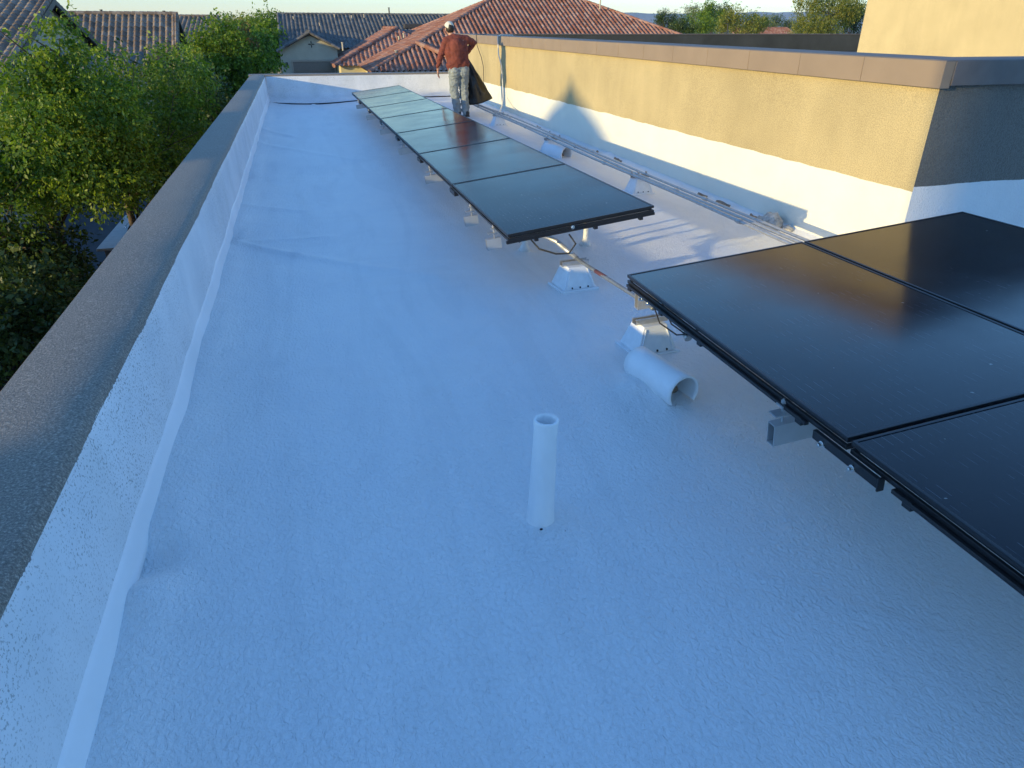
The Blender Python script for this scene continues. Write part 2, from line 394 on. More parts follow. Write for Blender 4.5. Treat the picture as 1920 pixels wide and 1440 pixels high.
# parapets (left, far): rounded foam-coated wall with a grey cap
def profile_sweep(prof, ys, fn):
    vs = []; n = len(prof); fs = []
    for y in ys:
        for (x, z) in prof: vs.append(fn(x, z, y))
    for j in range(len(ys) - 1):
        for i in range(n - 1): fs.append((j * n + i, j * n + i + 1, (j + 1) * n + i + 1, (j + 1) * n + i))
    return vs, fs
ys = list(np.linspace(-4, 18.9, 460))
capprof = [(-1.10, GZ), (-1.10, .34), (-1.085, .345), (-1.075, .515), (-1.06, .53), (-.92, .538), (-.77, .535), (-.745, .528), (-.732, .505), (-.736, .485)]
def fcap(x, z, y):
    k = .010 * noise.noise((y * .7, 0, 0)) + .004 * noise.noise((y * 3, x * 5, 0))
    return (x + (k * 1.2 if x < -.8 or x > -.75 else 0), y, z + (k if z > .3 else 0))
g = MB(); g.add(*profile_sweep(capprof[4:], ys, fcap)); g.build('parapet_cap', MAT['cap'], house, smooth=True)
g = MB(); g.add(*profile_sweep(capprof[:5], ys, fcap)); g.build('outer_wall', MAT['wall_grey'], house)
inn = [(-.752, .522), (-.734, .50), (-.724, .45), (-.718, .30), (-.714, .2), (-.71, .10)]
def facex(y, z): return (.010 * noise.noise((y * .7, 0, 0)) + .004 * noise.noise((y * 3, -3.6, 0))) * 1.1 + .005 * noise.noise((y * 1.3, z * 3, 8)) * (1 - z / .55)
g = MB(); g.add(*profile_sweep(inn, ys, lambda x, z, y: (x + facex(y, z), y, z + (.010 * noise.noise((y * .7, 0, 0)) if z > .5 else 0))))
g.build('parapet_face', MAT['inner'], house, smooth=True)
strip = [(-.725, .118), (-.709, .112), (-.704, .09), (-.700, .05), (-.694, .012), (-.688, -.004), (-.70, -.02)]
def fstrip(x, z, y):
    wv = .022 * noise.noise((y * .9, 2, 0)) + .008 * noise.noise((y * 5, 2, 0))
    return (x + facex(y, z) + (.012 * noise.noise((y * 1.4, 5, 0)) + .004 * noise.noise((y * 7, z * 9, 0))) * max(0, 1 - z / .10), y, z + (wv if z > .06 else 0))
g = MB(); g.add(*profile_sweep(strip, ys, fstrip)); g.build('base_flashing', MAT['strip'], house, smooth=True)
# far parapet
xs = list(np.linspace(-.72, 4.0, 100))
fprof = [(18.90, .50), (18.895, .40), (18.88, .2), (18.85, .12), (18.62, .05), (18.55, .035), (18.54, .02)]
def vz(x): return -.10 * math.exp(-((x - .3) / 1.3) ** 2)
def ffar(yy, z, x):
    return (x, yy + .006 * noise.noise((x * 2, z * 4, 3)), z + (vz(x) if z < .15 else (vz(x) * .5 if z < .3 else 0)))
g = MB(); g.add(*profile_sweep(fprof, xs, ffar)); g.build('parapet_face', MAT['inner'], house, smooth=True)
g = MB(); g.add(*profile_sweep([(18.90, .5), (18.90, .535), (18.93, .545), (19.2, .545), (19.23, .5), (19.23, GZ)], [-1.10] + xs, lambda yy, z, x: (x, yy, z))); g.build('parapet_cap', MAT['cap'], house)
g = MB(); g.add(*profile_sweep([(18.545, .03), (18.535, -.06)], [x for x in xs if x < 2.2], lambda yy, z, x: (x, yy, z + vz(x) - .006 + (0 if z > 0 else 0)))); g.build('open_joint', MAT['joint'], house)  # solid dark strip standing in for the shadow gap under the curb
# high stucco wall on the right
g = MB(); n = 120; yy = list(np.linspace(YN, 19.2, n))
g.add(*profile_sweep([(4.0, -.05), (4.0, .3), (4.0, .62), (4.0, 1.0), (4.0, 1.26)], yy, lambda x, z, y: (x + .006 * noise.noise((y * .8, z * 2, 0)) * (0 if y < 3.95 else 1), y, z)))
g.build('stucco_wall', MAT['stucco'], house, smooth=True)
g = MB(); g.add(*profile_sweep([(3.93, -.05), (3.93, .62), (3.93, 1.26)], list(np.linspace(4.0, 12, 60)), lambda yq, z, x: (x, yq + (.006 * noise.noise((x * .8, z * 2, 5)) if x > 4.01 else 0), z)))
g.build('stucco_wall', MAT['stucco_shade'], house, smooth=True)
# coping: one segment every 0.73 m with open joints
g = MB(); y = YN - .045
while y < 19.2:
    g.bx(3.952, 4.03, y + .0025, min(y + .73, 19.3) - .0025, 1.245, 1.405); y += .73
g.build('coping_fascia', MAT['coping'], house, bevel=.003)
g = MB(); x = 4.032
while x < 12:
    g.bx(x + .0025, x + 2.4, YN - .048, YN + .03, 1.262, 1.405); x += 2.4
g.build('coping_fascia', MAT['coping_top'], house, bevel=.003)  # shade on this end fascia is put into a darker coping tone
g = MB(); g.bx(3.956, 4.42, YN - .042, 19.3, 1.3, 1.412); g.bx(4.42, 12, YN - .042, YN + .38, 1.3, 1.412); g.bx(4.05, 4.4, YN + .04, 19.2, .9, 1.3); g.bx(4.4, 12, YN + .04, YN + .34, .9, 1.3)
g.build('coping_top', MAT['coping_top'], house, bevel=.006)
g = MB(); g.bx(4.02, 20, YN + .1, 19.25, .85, .95); g.build('upper_deck', MAT['upper_dark'], house)
g = MB(); g.bx(4.42, 20, 19.0, 19.3, .95, 1.385); g.build('upper_parapet', MAT['upper_dark'], house, bevel=.01)
g = MB(); g.bx(4.42, 20, 18.985, 19.32, 1.387, 1.405); g.build('upper_coping', MAT['coping_top'], house)
g = MB(); g.bx(10.0, 18, 8.2, 11.92, .9, 3.2); g.build('upper_wall', MAT['stucco_upper'], house, bevel=.02)
g = MB(); g.bx(-1.05, 4, -4.05, 19.2, GZ, -.25); g.bx(4.03, 12, 4.0, 19.2, GZ, .85); g.bx(4.03, 12, -4.05, 3.9, GZ, -.25); g.build('walls', MAT['wall_grey'], house)
# broken foam fillet and crack at the wall foot
g = MB(); random.seed(3)
y = 4.5
while y < 15.5:
    L = random.uniform(.05, .28)
    if random.random() < (.5 if y < 6.6 else .12):
        a = y; m_ = 4
        vs = []
        for k in range(m_ + 1):
            q = a + L * k / m_; h = .012 + .014 * random.random()
            vs += [(3.90, q, .012 + .02 * noise.noise((0, q * 2, 0)) + .012), (3.915, q, .012 + .02 * noise.noise((0, q * 2, 0)) + .014 + h)]
        g = MB(); g.add(vs, [(2 * k, 2 * k + 2, 2 * k + 3, 2 * k + 1) for k in range(m_)]); g.build('crack', MAT['rust'], house)
    y += L + random.uniform(.01, .1)
g = MB(); g.ell((3.90, 5.27, .045), (.075, .13, .085), nu=40, nv=30)
g.ell((3.93, 5.08, .03), (.05, .06, .04), nu=20, nv=14); g.ell((3.92, 5.42, .02), (.05, .09, .04), nu=20, nv=14)
g.v = [tuple(Vector(v) + Vector((1, 1, 1)) * .018 * noise.noise(Vector(v) * 28) + Vector((-.3, 0, .5)) * .03 * noise.noise(Vector(v) * 11)) for v in g.v]
g.build('torn_foam_lump', simple('torn_foam', (.42, .40, .36), .9, var=.4, vs=25, bs=.9, bsc=60, bd=.01), house)

# ------------------------------------------------------------------ solar arrays
class Fr:
    def __init__(s, P, az, s1, s2):
        s.P = Vector(P); s.a = Vector((math.sin(az), math.cos(az), s1)).normalized()
        c = Vector((math.cos(az), -math.sin(az), s2)); c -= s.a * s.a.dot(c); s.c = c.normalized(); s.n = s.c.cross(s.a)
    def p(s, u, v, w=0): return s.P + s.c * u + s.a * v + s.n * w
    def box(s, g, u0, u1, v0, v1, w0, w1):
        vs = [s.p(u, v, w) for u in (u0, u1) for v in (v0, v1) for w in (w0, w1)]
        g.add(vs, [(0, 1, 3, 2), (4, 6, 7, 5), (0, 4, 5, 1), (2, 3, 7, 6), (0, 2, 6, 4), (1, 5, 7, 3)])
PW, PL = 1.05, 1.738
def panel(fr, u, v, parent, gm='glass'):
    u0, u1, v0, v1 = u + .007, u + PW - .007, v + .009, v + PL - .009
    g = MB(); t = .011; q = .012
    # top lip ring
    for (a, b, c, d) in ((u0, u1, v0, v0 + t), (u0, u1, v1 - t, v1), (u0, u0 + t, v0 + t, v1 - t), (u1 - t, u1, v0 + t, v1 - t)):
        fr.box(g, a, b, c, d, -.016, 0)
    # recessed web and bottom flange
    for (w0, w1, i) in ((-.030, -.016, q), (-.046, -.030, 0)):
        for (a, b, c, d) in ((u0 + i, u1 - i, v0 + i, v0 + i + t), (u0 + i, u1 - i, v1 - i - t, v1 - i), (u0 + i, u0 + i + t, v0 + i + t, v1 - i - t), (u1 - i - t, u1 - i, v0 + i + t, v1 - i - t)):
            fr.box(g, a, b, c, d, w0, w1)
    f = g.build('solar_panel', MAT['frame'], parent, bevel=.0012)
    me = bpy.data.meshes.new('glass')
    e = t - .001
    me.from_pydata([fr.p(u0 + e, v0 + e, -.002), fr.p(u1 - e, v0 + e, -.002), fr.p(u1 - e, v1 - e, -.002), fr.p(u0 + e, v1 - e, -.002),
                    fr.p(u0 + e, v0 + e, -.012), fr.p(u1 - e, v0 + e, -.012), fr.p(u1 - e, v1 - e, -.012), fr.p(u0 + e, v1 - e, -.012)], [], [(0, 1, 2, 3), (7, 6, 5, 4)])
    ul = me.uv_layers.new(name='UVMap')
    for i, c in enumerate([(0, 0), (1, 0), (1, 1), (0, 1), (0, 1), (1, 1), (1, 0), (0, 0)]): ul.data[i].uv = c
    link('glass', me, MAT[gm], f)
    g = MB(); fr.box(g, u0 + .012, u1 - .012, v0 + .012, v1 - .012, -.0145, -.0135); g.build('backsheet', MAT['backsheet'], f)
def clamp_at(fr, u, v, par):
    g = MB(); fr.box(g, u - .03, u + .02, v - .02, v + .02, -.058, -.052); fr.box(g, u - .012, u + .012, v - .012, v + .012, -.10, -.04)
    fr.box(g, u - .055, u - .01, v - .022, v + .022, -.088, -.083)
    g.tube([fr.p(u - .012, v, -.125), fr.p(u - .012, v, -.03)], .005, 8); g.tube([fr.p(u - .012, v, -.050), fr.p(u - .012, v, -.036)], .010, 6)
    g.build('clamp', MAT['galv'], par)
def rail_tube(fr, u0, u1, v, w1, par, h=.075, wd=.038):
    g = MB(); t = .003; w0 = w1 - h
    fr.box(g, u0, u1, v - wd / 2, v + wd / 2, w1 - t, w1); fr.box(g, u0, u1, v - wd / 2, v + wd / 2, w0, w0 + t)
    fr.box(g, u0, u1, v - wd / 2, v - wd / 2 + t, w0 + t, w1 - t); fr.box(g, u0, u1, v + wd / 2 - t, v + wd / 2, w0 + t, w1 - t)
    g.build('rail', MAT['alu'], par)
def post(x, y, ztop, par):
    g = MB(); zb = roofz(x, y) - .02
    g.tube([(x, y, zb), (x, y, zb + .04), (x, y, zb + .06), (x, y, ztop)], [.055, .034, .022, .018], 14)
    o = g.build('post', MAT['foam'], par, smooth=True)
F1 = Fr((1.176, 4.25, .398), -.008, -.007, .12)
arr1 = empty('solar_array', (1.7, 10.3, 0), 'long row of seven black solar panels tilted beside the walking man', 'solar panels')
for k in range(7): panel(F1, 0, PL * k, arr1, 'glass_far')
for v in (.40, 1.09, 2.88, 4.79, 6.75, 8.73, 10.72):
    clamp_at(F1, .02, v, arr1); rail_tube(F1, -.055, PW - .05 if v > 1.5 else .05, v, -.125, arr1)
    for u in (.42, .92):
        p = F1.p(u, v, -.2)
        if v > 1.5: post(p.x, p.y, p.z, arr1)
p = F1.p(.4, .9, -.13); post(1.57, 5.15, .29, arr1); post(2.09, 5.16, .36, arr1)
for k in range(1, 7):
    g = MB(); F1.box(g, -.006, .03, PL * k - .10, PL * k + .10, -.085, -.047); g.build('splice_plate', MAT['frame'], arr1, bevel=.002)
g = MB(); F1.box(g, -.004, PW, .012, .035, -.066, -.048)
g.build('trim_rail', MAT['frame'], arr1, bevel=.002)
def bolt(fr, u, v, w, d, par, r=.013):
    g = MB(); p = fr.p(u, v, w); g.tube([p - d * .004, p + d * .010], r, 12); g.tube([p + d * .010, p + d * .022], r * .62, 6)
    g.build('bolt', MAT['steel'], par, bevel=.001)
bolt(F1, .45, .006, -.034, -F1.a, arr1)
for u in (.62, .95, .2):
    g = MB(); F1.box(g, u - .012, u + .012, .012, .045, -.083, -.060); g.build('clip', MAT['frame'], arr1)
g = MB(); g.tube([(1.62, 4.30, .36), (1.66, 4.27, .30), (1.62, 4.28, .235), (1.54, 4.32, .225), (1.44, 4.38, .25), (1.40, 4.44, .30)], .006, 8); g.tube([(1.40, 4.50, .36), (1.37, 4.47, .30), (1.33, 4.5, .27)], .003, 6)
g.build('lead_cable', MAT['cable'], arr1, smooth=True)

F2 = Fr((1.534, 3.209, .438), .019, -.015, .101)
arr2 = empty('solar_array', (2.6, .6, 0), 'near block of black solar panels two wide filling the right edge', 'solar panels')
for r in range(3):
    for c in range(2): panel(F2, PW * c, -PL * (r + 1), arr2)
for v, ends in ((-1.40, 1), (-2.6, 0), (-3.6, 0)):
    clamp_at(F2, .02 if ends else .12, v, arr2); rail_tube(F2, -.035 if ends else .06, 2 * PW - .1, v, -.125, arr2, .085, .042)
    for u in (.5, 1.6):
        p = F2.p(u, v, -.2); post(p.x, p.y, p.z, arr2)
g = MB(); F2.box(g, -.010, .006, -PL - .15, -PL + .15, -.080, -.047); F2.box(g, -.012, .012, -PL - .158, -PL - .151, -.088, -.04); g.build('splice_plate', MAT['frame'], arr2, bevel=.002)
for dv in (.09, -.055): bolt(F2, -.012, -PL + dv, -.066, -F2.c, arr2, .012)
bolt(F2, .0, -.22, -.062, -F2.c, arr2, .011)
for v in (-.42, -.8, -1.5, -PL - .26, -2.4, -.05):
    g = MB(); F2.box(g, -.004, .02, v - .016, v + .016, -.075, -.046); g.build('clip', MAT['frame'], arr2)
for q0, q1 in ((-5.2, -PL - .2), (-PL + .2, -.02)):
    g = MB(); F2.box(g, -.005, .012, q0, q1, -.062, -.048); g.build('trim_rail', MAT['frame'], arr2, bevel=.002)
g = MB(); g.tube([(1.62, 3.05, .34), (1.64, 2.98, .24), (1.70, 2.9, .20), (1.74, 2.82, .235), (1.74, 2.76, .30)], .004, 6); g.tube([(1.66, 3.02, .34), (1.68, 2.93, .25), (1.73, 2.86, .215), (1.76, 2.8, .26), (1.76, 2.75, .31)], .004, 6)
g.build('lead_cable', MAT['cable'], arr2, smooth=True)

# ------------------------------------------------------------------ pipe supports and conduits
def support(loc, label, rz=0, first=[None]):
    if first[0] is None:
        r = empty('pipe_support', loc, label, 'pipe support', 'pyramid shaped pipe supports standing on the white roof')
        X, Y_, h = .125, .105, .155
        def fr(z): k = 1 - .42 * z / h; return X * k, Y_ * k
        g = MB(); a, b = fr(.012); c, d = fr(h)
        g.add([(-a, -b, .012), (a, -b, .012), (a, b, .012), (-a, b, .012), (-c, -d, h), (c, -d, h), (c, d, h), (-c, d, h)],
              [(0, 3, 2, 1), (4, 5, 6, 7), (0, 1, 5, 4), (1, 2, 6, 5), (2, 3, 7, 6), (3, 0, 4, 7)])
        g.bx(-X - .014, X + .014, -Y_ - .014, Y_ + .014, -.004, .012)
        o = g.build('block', MAT['plastic'], None, bevel=.004); o.parent = r
        z0, z1, e = .020, .14, .003
        for sy in (-1, 1):
            for sx in (-1, 1):
                g2 = MB(); p0 = fr(z0); p1 = fr(z1)
                g2.tube([(sx * (p0[0] - .018), sy * (p0[1] + e), z0), (sx * (p1[0] - .014), sy * (p1[1] + e), z1)], .004, 6)
                o = g2.build('rib', MAT['plastic']); o.parent = r
        for sx in (-.06, 0, .06):
            g3_ = MB(); g3_.bx(sx - .004, sx + .004, -Y_ - .0005, -Y_ + .02, .018, .028)
            o = g3_.build('slot', MAT['joint']); o.parent = r
        g4 = MB(); g4.bx(-.10, .10, -.022, -.019, h, h + .03); g4.bx(-.10, .10, .019, .022, h, h + .03); g4.bx(-.10, .10, -.019, .019, h, h + .003)
        g4.bx(-.10, .10, -.019, -.012, h + .026, h + .029); g4.bx(-.10, .10, .012, .019, h + .026, h + .029)
        o = g4.build('strut_channel', MAT['galv']); o.parent = r
        r.rotation_euler.z = rz; first[0] = r; return r
    r = copy_tree(first[0]); r.location = loc; r['label'] = label; r.rotation_euler.z = rz; return r
support((1.66, 4.28, .0), 'white pyramid pipe support under the bent grey conduit in front of the long panel row', .12)
support((1.70, 3.20, .0), 'white pyramid pipe support with metal tube on top at the corner of the near panels', .10)
support((3.40, 6.95, .0), 'white pyramid pipe support by the wall nearest the torn foam lump', .05)
support((3.36, 9.78, .0), 'white pyramid pipe support by the wall right behind the hooded vent', .05)
support((3.38, 12.78, .0), 'white pyramid pipe support by the wall where the hanging white cable lands', .05)
tube_b = MB(); F2_ = Fr((1.63, 3.20, .242), .019, -.0, .05)
rail_o = empty('strut_tube', (1.7, 3.2, .2), 'short grey square metal tube lying on the pipe support under the near panel corner', 'metal tube')
rail_tube(F2_, -.02, .6, 0, .085, rail_o, .085, .045)
# long conduits
CL = ['grey steel conduit closest to the panels in the run along the wall', 'middle grey steel conduit of the three along the wall', 'grey steel conduit closest to the wall in the run of three']
for i, (x, r) in enumerate(((3.31, .0145), (3.39, .0145), (3.47, .012))):
    t = empty('conduit', (x, 9, .2), CL[i], 'conduit', 'parallel steel conduits along the foot of the tan wall')
    pts = [(x + .012 * math.sin(y * .6 + i) + (.05 if y < 5 else 0) * 0, y, .19 + .006 * math.sin(y * 1.3 + i * 2)) for y in np.arange(.5, 16.6, .4)]
    if i == 2: pts = [(p[0], p[1], p[2] - .012 * math.sin(p[1])) for p in pts]
    g = MB(); g.tube(pts, r, 12); g.build('pipe', MAT['galv'], t, smooth=True)
    for yc in ((4.9, 7.9, 11.0, 14.1), (6.3, 9.1, 12.2), (5.6, 8.6, 12.6))[i]:
        k = min(range(len(pts)), key=lambda q: abs(pts[q][1] - yc)); p, q = Vector(pts[k]), Vector(pts[k + 1]); d = (q - p).normalized()
        g = MB(); g.tube([p - d * .035, p + d * .035], r + .005, 12); g.tube([p - d * .012, p + d * .012], r + .008, 6); g.build('coupling', MAT['galv'], t)
    for yc in (6.95, 9.78, 12.78):
        k = min(range(len(pts)), key=lambda q: abs(pts[q][1] - yc)); p = Vector(pts[k]); p = Vector((p.x, yc, p.z))
        g = MB(); g.tube([p - Vector((0, .012, 0)), p + Vector((0, .012, 0))], r + .004, 12); g.bx(p.x - .006, p.x + .006, yc - .012, yc + .012, p.z + r, p.z + r + .02); g.build('strap', MAT['galv'], t)
# link conduit between arrays
t = empty('conduit', (1.65, 4, .2), 'bent grey conduit with red tape linking the two groups of panels', 'conduit')
pts = [(1.66, 4.24, .20), (1.70, 4.0, .195), (1.74, 3.6, .20), (1.745, 3.30, .205)]
g = MB(); g.tube([(1.655, 4.32, .215), (1.67, 4.2, .2), (1.70, 3.9, .198), (1.735, 3.5, .2), (1.745, 3.26, .205)], .0125, 12); g.build('pipe', MAT['galv_dark'], t, smooth=True)
g = MB(); fl = [(1.40, 4.52, .30), (1.45, 4.53, .305), (1.52, 4.51, .30), (1.59, 4.46, .27), (1.63, 4.39, .235), (1.655, 4.31, .215)]
g.tube(fl, .018, 12); g.build('flexible_sleeve', MAT['alu'], t, smooth=True)
g = MB(); g.tube([(1.385, 4.515, .30), (1.41, 4.525, .30)], .026, 8); g.tube([(1.36, 4.51, .298), (1.39, 4.515, .30)], .012, 8); g.build('fitting', MAT['steel'], t)
g = MB(); g.tube([(1.692, 3.98, .1985), (1.707, 3.84, .1985)], .0132, 12); g.build('tape_band', MAT['tape'], t, smooth=True)
g = MB(); g.tube([(1.655, 4.30, .2155), (1.663, 4.25, .207)], .0165, 12); g.build('coupling', MAT['galv'], t)
t = empty('flexible_conduit', (1.68, 2.95, .2), 'short braided silver conduit hanging under the corner of the near panels', 'conduit')
g = MB(); path = [Vector(q) for q in ((1.63, 3.13, .30), (1.70, 3.10, .285), (1.74, 3.02, .27), (1.745, 2.94, .24), (1.74, 2.87, .205))]
fine = []
for i in range(len(path) - 1):
    for k in range(8): fine.append(path[i].lerp(path[i + 1], k / 8))
g.tube(fine, [.015 + .002 * (k % 2) for k in range(len(fine))], 12); g.build('sleeve', MAT['steel'], t, smooth=True)
g = MB(); g.tube([(1.742, 2.885, .212), (1.74, 2.85, .195)], .021, 8); g.build('fitting', MAT['galv'], t)

# white cable over the coping
t = empty('hanging_cable', (3.9, 14, 0), 'thin white cable draped over the coping and down the tan wall to a pipe support', 'cable')
cp = [(4.6, 15.4, 1.0), (4.3, 15.1, 1.42), (4.0, 14.95, 1.425), (3.935, 14.9, 1.40), (3.93, 14.85, 1.25), (3.90, 14.7, 1.08), (3.90, 14.5, .9), (3.91, 14.45, .6), (3.91, 14.4, .32), (3.75, 13.9, .22), (3.55, 13.3, .20), (3.40, 12.85, .20)]
g = MB(); g.tube(cp, .010, 8); g.build('cable', MAT['wcable'], t, smooth=True)
t = empty('hanging_cable', (3.94, 16, 0), 'thin dark cable looping down the tan wall behind the man', 'cable')
g = MB(); g.tube([(4.2, 16.9, 1.42), (3.94, 16.8, 1.41), (3.935, 16.7, 1.2), (3.93, 16.3, .98), (3.95, 16.2, .8), (3.96, 16.2, .2)], .007, 8); g.build('cable', MAT['cable'], t, smooth=True)

# ------------------------------------------------------------------ vents
t = empty('vent_pipe', (.65, 1.9, 0), 'upright white coated open vent pipe in the middle of the roof', 'vent pipe')
g = MB(); n = 28; zb = roofz(.65, 1.9) - .03
prof = [(.056, zb - .01), (.052, zb + .02), (.049, zb + .05), (.046, zb + .09), (.044, .2), (.041, .33), (.0405, .395), (.043, .42), (.0425, .428), (.036, .430), (.034, .42), (.034, .22)]
ln = lambda z: (.65 + .012 * z / .43, 1.9, z)
vs = [(ln(z)[0] + r * math.cos(2 * math.pi * k / n) + .002 * noise.noise((k * .6, z * 20, 0)), 1.9 + r * math.sin(2 * math.pi * k / n) + .002 * noise.noise((k * .6, z * 20, 9)), z + .002 * noise.noise((k * .9, z * 9, 3))) for r, z in prof for k in range(n)]
fs = [(j * n + k, j * n + (k + 1) % n, (j + 1) * n + (k + 1) % n, (j + 1) * n + k) for j in range(len(prof) - 1) for k in range(n)]
g.add(vs, fs); g.add(vs[-n:], [tuple(range(n))])
g.build('coated_pipe', MAT['foam_pipe'], t, smooth=True)
g = MB(); g.ell((.632, 1.833, roofz(.63, 1.83) + .012), (.006, .004, .004)); g.build('debris_spot', MAT['joint'], t)
def hood(loc, rz, sc, label):
    t = empty('roof_vent', loc, label, 'roof vent', 'hooded vents with half round white covers')
    L, r = .38, .086; n = 24; vs = []; fs = []; A0, A1 = math.radians(-38), math.radians(218)
    def ring(y, rr, out):
        o = []
        for k in range(n + 1):
            a = A0 + (A1 - A0) * k / n
            q = rr * (1 + .03 * noise.noise((k * .3, y * 14, 3 if out else 8)))
            o.append((q * math.cos(a) * .98, y, max(-.012, q * math.sin(a) + .045)))
        return o
    ysr = [0, .02, .07, .14, .2, .26, .33, .38]
    for y in ysr: vs += ring(y - .19, r + (.004 if y == .02 else 0), True)
    m0 = len(vs)
    for y in reversed(ysr): vs += ring(y - .19, r - .008, False)
    m = n + 1
    for j in range(2 * len(ysr) - 1):
        for k in range(n): fs.append((j * m + k, j * m + k + 1, (j + 1) * m + k + 1, (j + 1) * m + k))
    for k in range(n): j = 2 * len(ysr) - 1; fs.append((j * m + k, j * m + k + 1, k + 1, k))
    g = MB(); g.add([tuple(c * sc for c in v) for v in vs], fs)
    o = g.build('hood', MAT['foam_pipe'], None, smooth=True); o.parent = t
    g = MB()
    g.tube([(0, .03 * sc, -.02), (.0, .03 * sc, .05 * sc)], [.05 * sc, .042 * sc], 16)
    g.tube([(0.01, -.10 * sc, .005), (.0, -.02 * sc, .045 * sc)], [.030 * sc, .045 * sc], 12)
    o = g.build('duct', MAT['rust'], None, smooth=True); o.parent = t
    t.rotation_euler.z = rz; return t
hood((1.535, 2.73, roofz(1.535, 2.73) - .01), math.radians(10), 1.0, 'white half round vent hood on the open roof near the upright pipe')
hood((3.29, 9.36, .0), math.radians(22), 1.15, 'white half round vent hood between the long panel row and the wall conduits')

# ------------------------------------------------------------------ tile roofs
def tile_plane(name, poly, m, parent, tw=.30, row=.38, amp=.075, off=.0):
    P = [Vector(p) for p in poly]; u = (P[1] - P[0]).normalized(); n = u.cross(P[2] - P[1]).normalized()
    if n.z < 0: n = -n
    v = n.cross(u)
    if v.dot(P[2] - P[0]) < 0: v = -v
    us = [(p - P[0]).dot(u) for p in P]; vv = [(p - P[0]).dot(v) for p in P]
    u0, u1, v1 = min(us) - tw, max(us) + tw, max(vv) + row
    nu = int((u1 - u0) / tw * 8) + 1; nr = int(v1 / row) + 1
    verts = []; uvs = []
    vsamp = []
    for k in range(nr): vsamp += [(k * row, k), (k * row + row * .97, k)]
    for (q, k) in vsamp:
        fr = (q - k * row) / row
        for i in range(nu):
            uu = u0 + i * tw / 8; ph = (uu / tw) % 1
            h = amp * (max(0, math.sin(math.pi * min(1, ph / .68))) ** .8 if ph < .68 else -.18 * math.sin(math.pi * (ph - .68) / .32))
            h += .035 * (1 - fr)
            verts.append(P[0] + u * uu + v * q + n * (h + off)); uvs.append((uu / tw, k + .5 * fr))
    fs = [(j * nu + i, j * nu + i + 1, (j + 1) * nu + i + 1, (j + 1) * nu + i) for j in range(len(vsamp) - 1) for i in range(nu - 1)]
    me = bpy.data.meshes.new(name); me.from_pydata(verts, [], fs)
    ul = me.uv_layers.new(name='UVMap'); idx = np.zeros(len(me.loops), dtype=np.int32); me.loops.foreach_get('vertex_index', idx)
    ul.data.foreach_set('uv', np.array(uvs, dtype=np.float32)[idx].ravel())
    bm = bmesh.new(); bm.from_mesh(me)
    C = sum(P, Vector()) / len(P)
    for i in range(len(P)):
        a, b = P[i], P[(i + 1) % len(P)]
        if (b - a).length < .01: continue
        nn = (b - a).cross(n).normalized()
        if nn.dot(C - a) > 0: nn = -nn
        bmesh.ops.bisect_plane(bm, geom=bm.verts[:] + bm.edges[:] + bm.faces[:], plane_co=a, plane_no=nn, clear_outer=True)
    bm.to_mesh(me); bm.free()
    o = link(name, me, m, parent)
    return o
def caps(p0, p1, m, par, r=.12, seg=.36, name='ridge_tiles'):
    p0, p1 = Vector(p0), Vector(p1); d = p1 - p0; k = max(1, int(d.length / seg)); g = MB(); me = None
    for i in range(k):
        a = p0 + d * (i / k); b = p0 + d * ((i + 1.08) / k); g.tube([a, b], [r, r * .84], 8, caps=True)
    o = g.build(name, m, par)
    ul = o.data.uv_layers.new(name='UVMap')
    for l in o.data.loops: 
        co = o.data.vertices[l.vertex_index].co; ul.data[l.index].uv = (round((co - p0).dot(d) / d.length / seg) + .3, .5)
    return o
def slab(par, quads, m, name='wall', thick=None):
    g = MB()
    for q in quads: g.add(q, [tuple(range(len(q)))])
    return g.build(name, m, par)
def roofpipe(par, p, h=.45, r=.05, m='wall_grey'):
    g = MB(); g.tube([p, Vector(p) + Vector((0, 0, h))], r, 8); g.tube([Vector(p) + Vector((0, 0, h)), Vector(p) + Vector((0, 0, h + .05))], r * 1.5, 8); g.build('vent_pipe', MAT[m], par)

